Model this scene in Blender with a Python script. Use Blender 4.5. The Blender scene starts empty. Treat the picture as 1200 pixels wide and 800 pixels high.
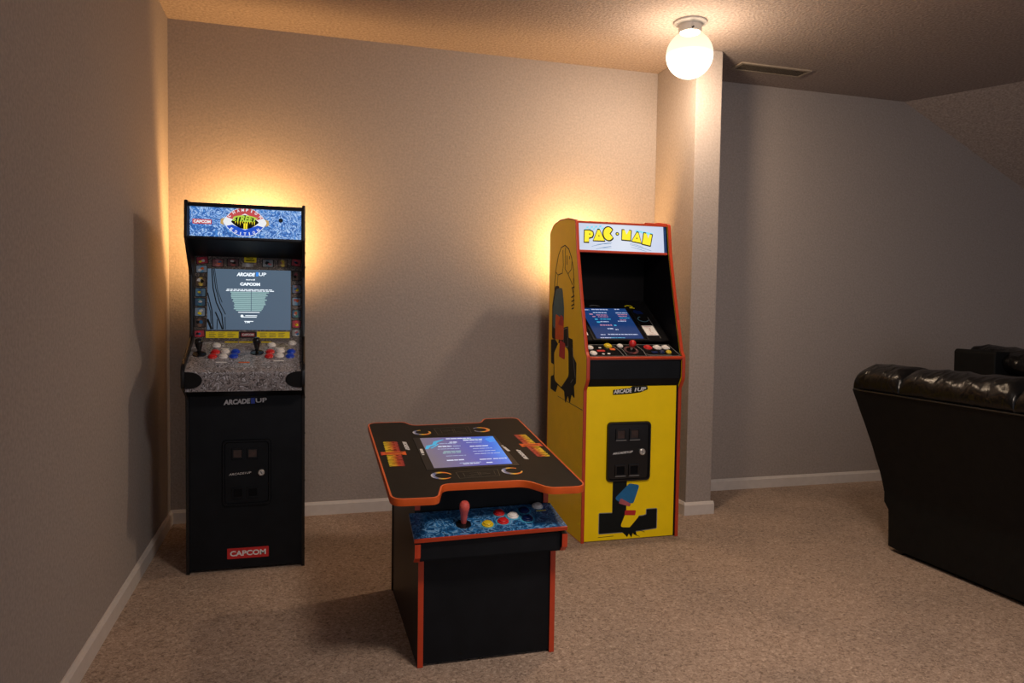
import bpy, bmesh, math, random
from mathutils import Matrix, Vector, noise

random.seed(4)
C = bpy.context.scene.collection
SC = bpy.context.scene
PI = math.pi
WORLD = {}                                   # object -> world matrix, kept by hand


# ------------------------------------------------------------------ materials
def new_mat(name):
    m = bpy.data.materials.new(name)
    m.use_nodes = True
    nt = m.node_tree
    b = nt.nodes['Principled BSDF']
    return m, nt, b


def ramp(nt, stops, interp='LINEAR'):
    r = nt.nodes.new('ShaderNodeValToRGB')
    r.color_ramp.interpolation = interp
    el = r.color_ramp.elements
    while len(el) > 1:
        el.remove(el[-1])
    el[0].position = stops[0][0]
    el[0].color = (*stops[0][1], 1)
    for p, c in stops[1:]:
        e = el.new(p)
        e.color = (*c, 1)
    return r


def mat(name, col, rough=.5, spec=.5, var=.08, scale=60, bump=0.0, bscale=None, metal=0.0, emit=None, strength=1.0, coat=0.0, detail=4):
    """Principled surface with a fine noise in its colour and, if asked, its relief."""
    m, nt, b = new_mat(name)
    tc = nt.nodes.new('ShaderNodeTexCoord')
    n = nt.nodes.new('ShaderNodeTexNoise')
    n.inputs['Scale'].default_value = scale
    n.inputs['Detail'].default_value = detail
    nt.links.new(tc.outputs['Object'], n.inputs['Vector'])
    lo = tuple(max(0, c * (1 - var)) for c in col)
    hi = tuple(min(1, c * (1 + var)) for c in col)
    r = ramp(nt, [(.3, lo), (.7, hi)])
    nt.links.new(n.outputs['Fac'], r.inputs['Fac'])
    nt.links.new(r.outputs['Color'], b.inputs['Base Color'])
    b.inputs['Roughness'].default_value = rough
    b.inputs['Specular IOR Level'].default_value = spec
    b.inputs['Metallic'].default_value = metal
    if coat:
        b.inputs['Coat Weight'].default_value = coat
        b.inputs['Coat Roughness'].default_value = .15
    if emit:
        b.inputs['Emission Color'].default_value = (*emit, 1)
        b.inputs['Emission Strength'].default_value = strength
    if bump:
        n2 = nt.nodes.new('ShaderNodeTexNoise')
        n2.inputs['Scale'].default_value = bscale or scale
        n2.inputs['Detail'].default_value = 3
        nt.links.new(tc.outputs['Object'], n2.inputs['Vector'])
        bp = nt.nodes.new('ShaderNodeBump')
        bp.inputs['Strength'].default_value = bump
        bp.inputs['Distance'].default_value = .004
        nt.links.new(n2.outputs['Fac'], bp.inputs['Height'])
        nt.links.new(bp.outputs['Normal'], b.inputs['Normal'])
    return m


def swirl_mat(name, stops, scale=28, bands=7, rough=.4, emit=0.0, distort=1.2, base=True):
    """Scribbled marble print: contour lines of a noise field run through a colour ramp."""
    m, nt, b = new_mat(name)
    tc = nt.nodes.new('ShaderNodeTexCoord')
    n = nt.nodes.new('ShaderNodeTexNoise')
    n.inputs['Scale'].default_value = scale
    n.inputs['Detail'].default_value = 2
    n.inputs['Distortion'].default_value = distort
    nt.links.new(tc.outputs['Object'], n.inputs['Vector'])
    mu = nt.nodes.new('ShaderNodeMath'); mu.operation = 'MULTIPLY'
    mu.inputs[1].default_value = bands
    fr = nt.nodes.new('ShaderNodeMath'); fr.operation = 'FRACT'
    nt.links.new(n.outputs['Fac'], mu.inputs[0])
    nt.links.new(mu.outputs[0], fr.inputs[0])
    r = ramp(nt, stops)
    nt.links.new(fr.outputs[0], r.inputs['Fac'])
    nt.links.new(r.outputs['Color'], b.inputs['Base Color'])
    b.inputs['Roughness'].default_value = rough
    if emit:
        nt.links.new(r.outputs['Color'], b.inputs['Emission Color'])
        b.inputs['Emission Strength'].default_value = emit
        if not base:
            b.inputs['Base Color'].default_value = (.03, .03, .03, 1)
            nt.links.remove(b.inputs['Base Color'].links[0])
    return m


def gradient_mat(name, stops, axis=1, emit=0.0, rough=.4, wob=.12, scale=5):
    """Print or picture whose colour runs along one axis of its own box."""
    m, nt, b = new_mat(name)
    tc = nt.nodes.new('ShaderNodeTexCoord')
    sp = nt.nodes.new('ShaderNodeSeparateXYZ')
    nt.links.new(tc.outputs['Generated'], sp.inputs[0])
    n = nt.nodes.new('ShaderNodeTexNoise')
    n.inputs['Scale'].default_value = scale
    nt.links.new(tc.outputs['Generated'], n.inputs['Vector'])
    ma = nt.nodes.new('ShaderNodeMath'); ma.operation = 'MULTIPLY_ADD'
    ma.inputs[1].default_value = wob * 2
    nt.links.new(n.outputs['Fac'], ma.inputs[0])
    nt.links.new(sp.outputs[axis], ma.inputs[2])
    su = nt.nodes.new('ShaderNodeMath'); su.operation = 'SUBTRACT'
    su.inputs[1].default_value = wob
    nt.links.new(ma.outputs[0], su.inputs[0])
    r = ramp(nt, stops)
    nt.links.new(su.outputs[0], r.inputs['Fac'])
    b.inputs['Roughness'].default_value = rough
    if emit:
        b.inputs['Base Color'].default_value = (.02, .02, .02, 1)
        nt.links.new(r.outputs['Color'], b.inputs['Emission Color'])
        b.inputs['Emission Strength'].default_value = emit
    else:
        nt.links.new(r.outputs['Color'], b.inputs['Base Color'])
    return m


def carpet_mat():
    m, nt, b = new_mat('carpet_pile')
    tc = nt.nodes.new('ShaderNodeTexCoord')
    n = nt.nodes.new('ShaderNodeTexNoise')
    n.inputs['Scale'].default_value = 92
    n.inputs['Detail'].default_value = 3
    n.inputs['Roughness'].default_value = .7
    n.inputs['Distortion'].default_value = 1.0
    nt.links.new(tc.outputs['Object'], n.inputs['Vector'])
    r = ramp(nt, [(.30, (.17, .122, .095)), (.46, (.36, .268, .210)), (.58, (.465, .353, .280)), (.74, (.66, .53, .43))])
    nt.links.new(n.outputs['Fac'], r.inputs['Fac'])
    big = nt.nodes.new('ShaderNodeTexNoise')
    big.inputs['Scale'].default_value = 2.6
    big.inputs['Detail'].default_value = 3
    nt.links.new(tc.outputs['Object'], big.inputs['Vector'])
    rb = ramp(nt, [(.35, (.88, .88, .88)), (.65, (1.06, 1.04, 1.02))])
    nt.links.new(big.outputs['Fac'], rb.inputs['Fac'])
    mx = nt.nodes.new('ShaderNodeMix'); mx.data_type = 'RGBA'; mx.blend_type = 'MULTIPLY'
    mx.inputs['Factor'].default_value = 1
    nt.links.new(r.outputs['Color'], mx.inputs[6])
    nt.links.new(rb.outputs['Color'], mx.inputs[7])
    nt.links.new(mx.outputs[2], b.inputs['Base Color'])
    b.inputs['Roughness'].default_value = 1
    b.inputs['Specular IOR Level'].default_value = .1
    bp = nt.nodes.new('ShaderNodeBump')
    bp.inputs['Strength'].default_value = .7
    bp.inputs['Distance'].default_value = .008
    nt.links.new(n.outputs['Fac'], bp.inputs['Height'])
    nt.links.new(bp.outputs['Normal'], b.inputs['Normal'])
    return m


def globe_mat():
    """Frosted lamp glass: lets most of the bulb's light through and glows itself, more where the bulb hangs."""
    m, nt, b = new_mat('frosted_globe_glass')
    nt.nodes.remove(b)
    out = nt.nodes['Material Output']
    tc = nt.nodes.new('ShaderNodeTexCoord')
    sp = nt.nodes.new('ShaderNodeSeparateXYZ')
    nt.links.new(tc.outputs['Generated'], sp.inputs[0])
    r = ramp(nt, [(.0, (1, .93, .78)), (.36, (1, .9, .70)), (.55, (.30, .25, .18)), (1, (.235, .19, .128))])
    nt.links.new(sp.outputs[2], r.inputs['Fac'])
    em = nt.nodes.new('ShaderNodeEmission')
    em.inputs['Strength'].default_value = 5.0
    nt.links.new(r.outputs['Color'], em.inputs['Color'])
    tr = nt.nodes.new('ShaderNodeBsdfTransparent')
    tr.inputs['Color'].default_value = (1, .97, .92, 1)
    mx = nt.nodes.new('ShaderNodeMixShader')
    rf = ramp(nt, [(.3, (.35,) * 3), (.58, (.74,) * 3), (1, (.93,) * 3)])
    nt.links.new(sp.outputs[2], rf.inputs['Fac'])
    nt.links.new(rf.outputs['Color'], mx.inputs['Fac'])
    nt.links.new(em.outputs[0], mx.inputs[2])
    nt.links.new(tr.outputs[0], mx.inputs[1])
    nt.links.new(mx.outputs[0], out.inputs['Surface'])
    return m


M = {}
M['wall'] = mat('wall_paint', (.335, .292, .272), .85, .25, .11, 95, .4, 100)
M['ceiling'] = mat('ceiling_texture', (.40, .332, .302), .95, .1, .24, 80, .7, 80)
M['base'] = mat('baseboard_paint', (.60, .55, .52), .45, .4, .04, 30)
M['carpet'] = carpet_mat()
M['black'] = mat('black_laminate', (.0055, .0065, .0085), .45, .16, .2, 14)
M['black_satin'] = mat('black_satin_board', (.0065, .007, .008), .38, .22, .25, 8)
M['black_gloss'] = mat('black_gloss_plastic', (.006, .006, .007), .22, .5, .2, 20)
M['black_matte'] = mat('black_inside', (.003, .003, .004), .6, .1, .2, 20)
M['table_black'] = mat('table_laminate', (.0085, .0082, .0075), .5, .1, .15, 25)
M['slot_dark'] = mat('coin_slot_inside', (.035, .018, .013), .35, .5, .4, 60)
M['grey_line'] = mat('grey_print', (.2, .2, .2), .5, .4, .1, 40)
M['faint_line'] = mat('faint_print', (.085, .075, .055), .5, .3, .1, 40)
M['silver'] = mat('silver_metal', (.62, .6, .57), .3, .5, .08, 60, metal=.6)
M['white'] = mat('white_plastic', (.72, .69, .67), .35, .5, .04, 30)
M['white_print'] = mat('white_print', (.7, .7, .7), .5, .3, .05, 30)
M['red'] = mat('red_plastic', (.55, .018, .02), .3, .5, .1, 30)
M['red_print'] = mat('red_print', (.5, .02, .02), .45, .4, .08, 30)
M['red_dull'] = mat('dull_red_print', (.25, .02, .03), .5, .3, .3, 40)
M['molding'] = mat('red_edge_molding', (.47, .045, .012), .35, .5, .06, 30)
M['orange_mold'] = mat('orange_edge_molding', (.62, .095, .012), .33, .5, .06, 30)
M['blue'] = mat('blue_plastic', (.01, .055, .5), .3, .5, .1, 30)
M['navy'] = mat('navy_plastic', (.004, .012, .075), .3, .5, .1, 30)
M['yellow_btn'] = mat('yellow_plastic', (.66, .48, .02), .3, .5, .08, 30)
M['yellow'] = mat('yellow_laminate', (.97, .69, .004), .38, .22, .03, 12)
M['yellow_print'] = mat('yellow_print', (.88, .72, .01), .5, .3, .05, 40)
M['orange'] = mat('orange_print', (.72, .13, .02), .5, .3, .08, 30)
M['teal'] = mat('blue_grey_print', (.055, .15, .21), .5, .3, .1, 30)
M['art_blue'] = mat('art_blue_print', (.015, .14, .34), .5, .3, .1, 30)
M['pink'] = mat('pink_print', (.42, .10, .12), .5, .3, .1, 30)
M['bluestrip'] = mat('blue_strip', (.012, .06, .22), .4, .4, .1, 30)
M['knob'] = mat('salmon_ball_top', (.62, .10, .085), .28, .5, .06, 30)
M['leather'] = mat('black_leather', (.005, .005, .005), .27, .5, .25, 40, .2, 260)
def wrinkled_leather():
    m = mat('creased_leather', (.0045, .0045, .0048), .25, .32, .25, 40)
    nt = m.node_tree
    b = nt.nodes['Principled BSDF']
    tc = nt.nodes.new('ShaderNodeTexCoord')
    last = None
    for sc, rot, dist in (((5, 16, 5), .6, .013), ((9, 34, 9), -.5, .0035), ((150, 150, 150), 0, .0012)):
        mp = nt.nodes.new('ShaderNodeMapping')
        mp.inputs['Scale'].default_value = sc
        mp.inputs['Rotation'].default_value = (rot, 0, 0)
        nt.links.new(tc.outputs['Object'], mp.inputs['Vector'])
        n = nt.nodes.new('ShaderNodeTexNoise')
        n.inputs['Scale'].default_value = 1
        n.inputs['Detail'].default_value = 1.5
        n.inputs['Distortion'].default_value = .6
        nt.links.new(mp.outputs['Vector'], n.inputs['Vector'])
        ab = nt.nodes.new('ShaderNodeMath'); ab.operation = 'SUBTRACT'; ab.inputs[1].default_value = .5
        nt.links.new(n.outputs['Fac'], ab.inputs[0])
        a2 = nt.nodes.new('ShaderNodeMath'); a2.operation = 'ABSOLUTE'
        nt.links.new(ab.outputs[0], a2.inputs[0])
        bp = nt.nodes.new('ShaderNodeBump')
        bp.inputs['Strength'].default_value = .8
        bp.inputs['Distance'].default_value = dist
        nt.links.new(a2.outputs[0], bp.inputs['Height'])
        if last:
            nt.links.new(last.outputs['Normal'], bp.inputs['Normal'])
        last = bp
    nt.links.new(last.outputs['Normal'], b.inputs['Normal'])
    return m


M['creased'] = wrinkled_leather()
M['leather_cloth'] = mat('black_leather_back', (.0055, .0055, .0055), .65, .18, .2, 25, .12, 90)
M['lamp_white'] = mat('white_lamp_enamel', (.5, .48, .47), .4, .5, .03, 30)
M['vent'] = mat('vent_enamel', (.38, .31, .24), .5, .4, .1, 40)
M['vent_dark'] = mat('vent_duct_dark', (.03, .024, .02), .9, .1, .1, 40)
M['globe'] = globe_mat()
# prints and screens
M['marquee_blue'] = swirl_mat('backlit_blue_scribble', [(0, (.008, .06, .26)), (.22, (.03, .17, .55)), (.45, (.09, .30, .74)), (.6, (.60, .74, .92)), (.72, (.30, .50, .85)), (.85, (.05, .20, .60)), (1, (.008, .06, .26))], 30, 4.5, .3, .95, 2.2, False)
M['deck_print'] = swirl_mat('grey_scribble_print', [(0, (.012, .011, .012)), (.16, (.19, .17, .175)), (.45, (.34, .31, .315)), (.6, (.02, .019, .022)), (.74, (.62, .62, .68)), (.88, (.20, .185, .19)), (1, (.012, .011, .012))], 34, 4.5, .3)
M['bezel_print'] = swirl_mat('dark_scribble_print', [(0, (.008, .007, .007)), (.35, (.10, .075, .06)), (.6, (.02, .016, .014)), (.8, (.26, .20, .17)), (1, (.008, .007, .007))], 36, 5, .4)
M['panel_blue'] = swirl_mat('blue_marble_print', [(0, (.006, .035, .11)), (.35, (.015, .11, .30)), (.6, (.03, .18, .44)), (.78, (.20, .40, .66)), (.9, (.03, .15, .36)), (1, (.006, .035, .11))], 30, 5, .3)
M['crt_grey'] = gradient_mat('lit_screen_slate', [(0, (.062, .098, .148)), (1, (.074, .118, .172))], 1, 1.0, .25, .2, 3)
M['screen_white'] = mat('lit_white_text', (.02, .02, .02), emit=(.85, .93, 1), strength=1.1)
M['screen_teal'] = mat('lit_pale_teal', (.02, .02, .02), emit=(.32, .52, .52), strength=.9)
M['screen_blue'] = mat('lit_blue_text', (.02, .02, .02), emit=(.03, .25, .8), strength=1)
M['screen_pink'] = mat('lit_pink_text', (.02, .02, .02), emit=(.55, .25, .40), strength=.8)
M['screen_lilac'] = mat('lit_lilac_text', (.02, .02, .02), emit=(.45, .52, .75), strength=.9)
M['screen_cyan'] = mat('lit_cyan', (.02, .02, .02), emit=(.05, .42, .68), strength=.9)
M['crt_blue'] = gradient_mat('lit_screen_blue', [(0, (.003, .030, .135)), (1, (.005, .042, .17))], 1, .95, .25, .2, 3)
M['crt_violet'] = gradient_mat('lit_screen_violet', [(.0, (.16, .13, .17)), (.3, (.13, .11, .25)), (.62, (.06, .08, .40)), (.85, (.012, .13, .66)), (1, (.008, .24, .80))], 0, 1.0, .2, .12, 2)
M['marquee_white'] = gradient_mat('backlit_pale_blue', [(0, (.62, .68, .84)), (.5, (.76, .81, .92)), (1, (.62, .68, .86))], 0, .95, .3, .1, 3)
M['lit_yellow'] = mat('backlit_yellow', (.3, .25, .01), emit=(.9, .75, .02), strength=.9)
M['lit_black'] = mat('backlit_black_print', (.004, .006, .006), .5, .2)
M['lit_cyan'] = mat('backlit_cyan', (.1, .3, .4), emit=(.18, .62, .80), strength=.85)
M['lit_red'] = mat('backlit_red', (.3, .03, .03), emit=(.52, .07, .075), strength=.85)
M['lit_blue'] = mat('backlit_deep_blue', (.01, .05, .3), emit=(.006, .075, .55), strength=.9)
M['lit_white'] = mat('backlit_white', (.4, .4, .4), emit=(.78, .82, .86), strength=.9)
M['lit_green'] = mat('backlit_lime', (.2, .3, .02), emit=(.45, .66, .06), strength=.85)
M['lit_gold'] = mat('backlit_gold', (.3, .2, .05), emit=(.55, .36, .12), strength=.8)
M['lit_bluegrey'] = mat('backlit_line_blue', (.03, .08, .15), emit=(.06, .20, .42), strength=.8)
M['flame'] = gradient_mat('flame_print', [(0, (.72, .60, .015)), (.3, (.75, .42, .012)), (.6, (.52, .06, .012)), (1, (.33, .02, .035))], 1, 0, .45, .12, 6)
M['ring'] = gradient_mat('rainbow_ring_print', [(0, (.7, .7, .75)), (.22, (.03, .10, .35)), (.45, (.80, .52, .02)), (.75, (.80, .14, .02)), (1, (.75, .4, .05))], 0, 0, .4, .25, 4)
TILE = {}
for k, c1, c2 in [('navy', (.012, .035, .085), (.05, .11, .17)), ('rose', (.20, .075, .085), (.09, .03, .03)), ('rust', (.11, .02, .018), (.03, .01, .012)),
                  ('gold', (.38, .25, .03), (.05, .03, .02)), ('slate', (.03, .06, .09), (.09, .10, .11)), ('brown', (.10, .05, .03), (.02, .012, .01)),
                  ('sky', (.03, .12, .22), (.11, .15, .20)), ('sea', (.03, .12, .10), (.02, .05, .10)), ('red', (.28, .012, .022), (.16, .01, .02)),
                  ('grey', (.20, .21, .24), (.10, .10, .10)), ('mauve', (.18, .09, .10), (.05, .08, .14))]:
    c1, c2 = tuple(min(.8, c * 2.4) for c in c1), tuple(min(.8, c * 2.2) for c in c2)
    TILE[k] = gradient_mat('tile_' + k, [(.25, c2), (.5, c1), (.8, c2)], 0, 0, .4, .3, 3)


# ------------------------------------------------------------------ object helpers
def link(o, parent, Mw):
    C.objects.link(o)
    if parent is not None:
        o.parent = parent
        o.matrix_basis = WORLD[parent].inverted() @ Mw
    else:
        o.matrix_basis = Mw
    WORLD[o] = Mw.copy()
    return o


def thing(name, label, cat, loc, group=None):
    o = bpy.data.objects.new(name, None)
    o.empty_display_size = .1
    o['label'] = label
    o['category'] = cat
    if group:
        o['group'] = group
    return link(o, None, Matrix.Translation(loc))


class MB:
    def __init__(s):
        s.bm = bmesh.new()

    def poly(s, pts):
        return s.bm.faces.new([s.bm.verts.new(p) for p in pts])

    def box(s, x0, x1, y0, y1, z0, z1):
        v = [s.bm.verts.new(p) for p in ((x0, y0, z0), (x1, y0, z0), (x1, y1, z0), (x0, y1, z0), (x0, y0, z1), (x1, y0, z1), (x1, y1, z1), (x0, y1, z1))]
        for f in ((0, 3, 2, 1), (4, 5, 6, 7), (0, 1, 5, 4), (1, 2, 6, 5), (2, 3, 7, 6), (3, 0, 4, 7)):
            s.bm.faces.new([v[i] for i in f])
        return s

    def prism(s, pts, a0, a1, axis='x'):
        """Extrude an outline. axis x: pts are (y,z); y: (x,z); z: (x,y)."""
        def P(p, a):
            return {'x': (a, p[0], p[1]), 'y': (p[0], a, p[1]), 'z': (p[0], p[1], a)}[axis]
        A = [s.bm.verts.new(P(p, a0)) for p in pts]
        B = [s.bm.verts.new(P(p, a1)) for p in pts]
        n = len(pts)
        s.bm.faces.new(A)
        s.bm.faces.new(B[::-1])
        for i in range(n):
            s.bm.faces.new((A[i], B[i], B[(i + 1) % n], A[(i + 1) % n]))
        return s

    def band(s, pts, a0, a1, out=.002, inn=.002, axis='x', closed=True):
        """Moulding that follows an outline: a four-sided ribbon standing proud of the edge."""
        n = len(pts)
        area = sum(pts[i][0] * pts[(i + 1) % n][1] - pts[(i + 1) % n][0] * pts[i][1] for i in range(n))
        sg = 1 if area > 0 else -1

        def P(p, a):
            return {'x': (a, p[0], p[1]), 'y': (p[0], a, p[1]), 'z': (p[0], p[1], a)}[axis]
        rings = []
        for i in range(n):
            a = Vector(pts[i - 1] if (closed or i > 0) else pts[i])
            b = Vector(pts[i])
            c = Vector(pts[(i + 1) % n] if (closed or i < n - 1) else pts[i])
            ns = []
            for u, v in ((a, b), (b, c)):
                d = v - u
                if d.length > 1e-9:
                    d.normalize()
                    ns.append(Vector((d.y, -d.x)) * sg)
            nn = sum(ns, Vector((0, 0)))
            nn.normalize()
            k = 1 / max(.5, nn.dot(ns[0]))
            po, pi_ = b + nn * out * k, b - nn * inn * k
            mid = (a0 + a1) / 2
            pb = b + nn * out * 1.5 * k
            rings.append([s.bm.verts.new(P(pi_, a0)), s.bm.verts.new(P(po, a0)), s.bm.verts.new(P(pb, mid)), s.bm.verts.new(P(po, a1)), s.bm.verts.new(P(pi_, a1))])
        m = n if closed else n - 1
        for i in range(m):
            r0, r1 = rings[i], rings[(i + 1) % n]
            for j in range(5):
                s.bm.faces.new((r0[j], r0[(j + 1) % 5], r1[(j + 1) % 5], r1[j]))
        if not closed:
            s.bm.faces.new(rings[0])
            s.bm.faces.new(rings[-1][::-1])
        return s

    def lathe(s, prof, n=32, c=(0, 0, 0)):
        rings = []
        for r, z in prof:
            if r < 1e-6:
                rings.append([s.bm.verts.new((c[0], c[1], c[2] + z))])
            else:
                rings.append([s.bm.verts.new((c[0] + r * math.cos(2 * PI * i / n), c[1] + r * math.sin(2 * PI * i / n), c[2] + z)) for i in range(n)])
        for a, b in zip(rings, rings[1:]):
            for i in range(n):
                j = (i + 1) % n
                if len(a) == 1:
                    s.bm.faces.new((a[0], b[i], b[j]))
                elif len(b) == 1:
                    s.bm.faces.new((a[i], a[j], b[0]))
                else:
                    s.bm.faces.new((a[i], a[j], b[j], b[i]))
        return s

    def tube(s, pts, r, n=8):
        pts = [Vector(p) for p in pts]
        rings = []
        for i, p in enumerate(pts):
            t = (pts[min(i + 1, len(pts) - 1)] - pts[max(i - 1, 0)]).normalized()
            u = t.cross(Vector((0, 0, 1)))
            if u.length < 1e-3:
                u = t.cross(Vector((0, 1, 0)))
            u.normalize()
            v = t.cross(u)
            rr = r[i] if isinstance(r, (list, tuple)) else r
            rings.append([s.bm.verts.new(p + (u * math.cos(2 * PI * k / n) + v * math.sin(2 * PI * k / n)) * rr) for k in range(n)])
        for a, b in zip(rings, rings[1:]):
            for k in range(n):
                s.bm.faces.new((a[k], a[(k + 1) % n], b[(k + 1) % n], b[k]))
        s.bm.faces.new(rings[0][::-1])
        s.bm.faces.new(rings[-1])
        return s

    def stroke(s, pts, w, z0=0, z1=.0006):
        """A flat printed line of given width through 2-D points (plane-local)."""
        L, R = [], []
        for i, p in enumerate(pts):
            a, b = Vector(pts[max(i - 1, 0)]), Vector(pts[min(i + 1, len(pts) - 1)])
            d = (b - a).normalized()
            n = Vector((-d.y, d.x))
            ww = w[i] if isinstance(w, (list, tuple)) else w
            L.append(Vector(p) + n * ww / 2)
            R.append(Vector(p) - n * ww / 2)
        for i in range(len(pts) - 1):
            s.prism([L[i], R[i], R[i + 1], L[i + 1]], z0, z1, 'z')
        return s

    def build(s, name, m, parent=None, Mw=None, bevel=0, seg=2, smooth=False, label=None):
        bmesh.ops.recalc_face_normals(s.bm, faces=s.bm.faces)
        if bevel:
            es = [e for e in s.bm.edges if len(e.link_faces) == 2 and e.calc_face_angle(0) > .5]
            bmesh.ops.bevel(s.bm, geom=es, offset=bevel, segments=seg, affect='EDGES', profile=.6, clamp_overlap=True)
        if Mw is None:
            xs = [v.co.copy() for v in s.bm.verts]
            c = Vector([(min(v[i] for v in xs) + max(v[i] for v in xs)) / 2 for i in range(3)])
            bmesh.ops.translate(s.bm, verts=s.bm.verts, vec=-c)
            Mw = Matrix.Translation(c)
        me = bpy.data.meshes.new(name)
        s.bm.to_mesh(me)
        s.bm.free()
        me.materials.append(m)
        if smooth or bevel:
            for p in me.polygons:
                p.use_smooth = True
            me.set_sharp_from_angle(angle=math.radians(40 if smooth else 35))
        o = bpy.data.objects.new(name, me)
        if bevel:
            o.modifiers.new('flat_faces', 'WEIGHTED_NORMAL').keep_sharp = True
        if label:
            o['label'] = label
        return link(o, parent, Mw)


def struct(o):
    o['kind'] = 'structure'
    return o


def frame(org, u, v):
    """Plane frame: x along u, y along v, z out of the plane."""
    u = Vector(u).normalized()
    v = Vector(v).normalized()
    w = u.cross(v).normalized()
    v = w.cross(u)
    m = Matrix((u, v, w)).transposed().to_4x4()
    m.translation = Vector(org)
    return m


def at(F, x, y, z=0, rot=0):
    return F @ Matrix.Translation((x, y, z)) @ Matrix.Rotation(rot, 4, 'Z')


def fillet(pts, rad, n=6):
    """Round the corners of a 2-D outline; rad is one radius or one per corner."""
    out = []
    N = len(pts)
    for i in range(N):
        r = rad[i] if isinstance(rad, (list, tuple)) else rad
        p, a, b = Vector(pts[i]), Vector(pts[i - 1]), Vector(pts[(i + 1) % N])
        if r <= 0:
            out.append(tuple(p))
            continue
        da, db = (a - p), (b - p)
        la, lb = da.length, db.length
        da.normalize(); db.normalize()
        ang = math.acos(max(-1, min(1, da.dot(db))))
        t = min(r / math.tan(ang / 2), la * .49, lb * .49)
        s0, s1 = p + da * t, p + db * t
        for k in range(n + 1):
            q = k / n
            out.append(tuple((1 - q) ** 2 * s0 + 2 * q * (1 - q) * p + q * q * s1))
    return out


def ellipse(rx, ry, n=36, c=(0, 0), a0=0, a1=2 * PI):
    full = abs(a1 - a0 - 2 * PI) < 1e-6
    return [(c[0] + rx * math.cos(a0 + (a1 - a0) * i / (n if full else n - 1)), c[1] + ry * math.sin(a0 + (a1 - a0) * i / (n if full else n - 1))) for i in range(n)]


_cache = {}


def text_geo(s, bold=.02, shear=0.0):
    """Outline of a word as (verts2d, faces), normalised so its box is 0..1 in x and y; also its aspect."""
    k = (s, bold, shear)
    if k in _cache:
        return _cache[k]
    cu = bpy.data.curves.new('word', 'FONT')
    cu.body = s
    cu.offset = bold
    cu.shear = shear
    cu.resolution_u = 3
    ob = bpy.data.objects.new('word', cu)
    C.objects.link(ob)
    me = bpy.data.meshes.new_from_object(ob)
    vs = [(v.co.x, v.co.y) for v in me.vertices]
    fs = [tuple(p.vertices) for p in me.polygons]
    bpy.data.objects.remove(ob)
    bpy.data.meshes.remove(me)
    bpy.data.curves.remove(cu)
    x0, x1 = min(v[0] for v in vs), max(v[0] for v in vs)
    y0, y1 = min(v[1] for v in vs), max(v[1] for v in vs)
    vs = [((x - x0) / (x1 - x0), (y - y0) / (y1 - y0)) for x, y in vs]
    _cache[k] = (vs, fs, (x1 - x0) / (y1 - y0))
    return _cache[k]


def add_text(mb, s, cx, cy, w, h, rot=0, bold=.02, shear=0.0, z=.0004, warp=None):
    vs, fs, asp = text_geo(s, bold, shear)
    if w is None:
        w = h * asp
    ca, sa = math.cos(rot), math.sin(rot)
    V = []
    for x, y in vs:
        X, Y = (x - .5) * w, (y - .5) * h
        if warp:
            X, Y = warp(X, Y)
        V.append(mb.bm.verts.new((cx + X * ca - Y * sa, cy + X * sa + Y * ca, z)))
    for f in fs:
        try:
            mb.bm.faces.new([V[i] for i in f])
        except ValueError:
            pass
    return mb


def finish_text(mb, name, m, parent, F, depth=.0006, label=None):
    r = bmesh.ops.extrude_face_region(mb.bm, geom=mb.bm.faces[:])
    bmesh.ops.translate(mb.bm, verts=[e for e in r['geom'] if isinstance(e, bmesh.types.BMVert)], vec=(0, 0, depth))
    return mb.build(name, m, parent, F, label=label)


def word(name, s, m, parent, F, cx, cy, w, h, rot=0, bold=.02, shear=0.0, z=.0004, depth=.0006, label=None):
    mb = MB()
    add_text(mb, s, cx, cy, w, h, rot, bold, shear, z)
    return finish_text(mb, name, m, parent, F, depth, label)


def decal(name, pts, m, parent, F, z0=.0002, z1=.001, label=None):
    return MB().prism(pts, z0, z1, 'z').build(name, m, parent, F, label=label)


def rect(x0, x1, y0, y1):
    return [(x0, y0), (x1, y0), (x1, y1), (x0, y1)]


def dup_tree(o, parent, Mw):
    """A copy of a part with copies of its own children."""
    c = o.copy()
    link(c, parent, Mw)
    d = Mw @ WORLD[o].inverted()
    for ch in list(o.children):
        dup_tree(ch, c, d @ WORLD[ch])
    return c


def logo_words(parent, F, cx, cy, w, h, name='logo_lettering', shear=.15, mw='white_print', rot=0, z=.0006):
    """ARCADE 1 UP in heavy capitals, the figure one in blue."""
    ca, sa = math.cos(rot), math.sin(rot)

    def q(dx):
        return cx + dx * ca, cy + dx * sa
    a = MB()
    x, y = q(-w * .19)
    add_text(a, 'ARCADE', x, y, w * .62, h, rot, .05, shear, z)
    x, y = q(w * .37)
    add_text(a, 'UP', x, y, w * .26, h * .85, rot, .02, 0, z)
    finish_text(a, name, M[mw], parent, F)
    b = MB()
    x, y = q(w * .175)
    add_text(b, '1', x, y, w * .09, h * 1.1, rot, .05, 0, z)
    finish_text(b, 'logo_numeral', M['blue'], parent, F, label='blue figure one')


def button(name, m, parent, F, x, y, r=.014, hgt=.009, rim=None, label=None):
    """Round push button: a rim collar and a domed plunger."""
    Fm = at(F, x, y)
    b = MB().lathe([(0, 0), (r * 1.22, 0), (r * 1.22, hgt * .35), (r * 1.1, hgt * .55), (r * .92, hgt * .5), (r * .9, hgt * .5)], 24).build(name, rim or m, parent, Fm, smooth=True, label=label)
    MB().lathe([(r * .93, hgt * .3), (r * .93, hgt * .85), (r * .8, hgt), (r * .4, hgt * 1.12), (0, hgt * 1.16)], 24).build('plunger', m, b, Fm, smooth=True)
    return b


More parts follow.
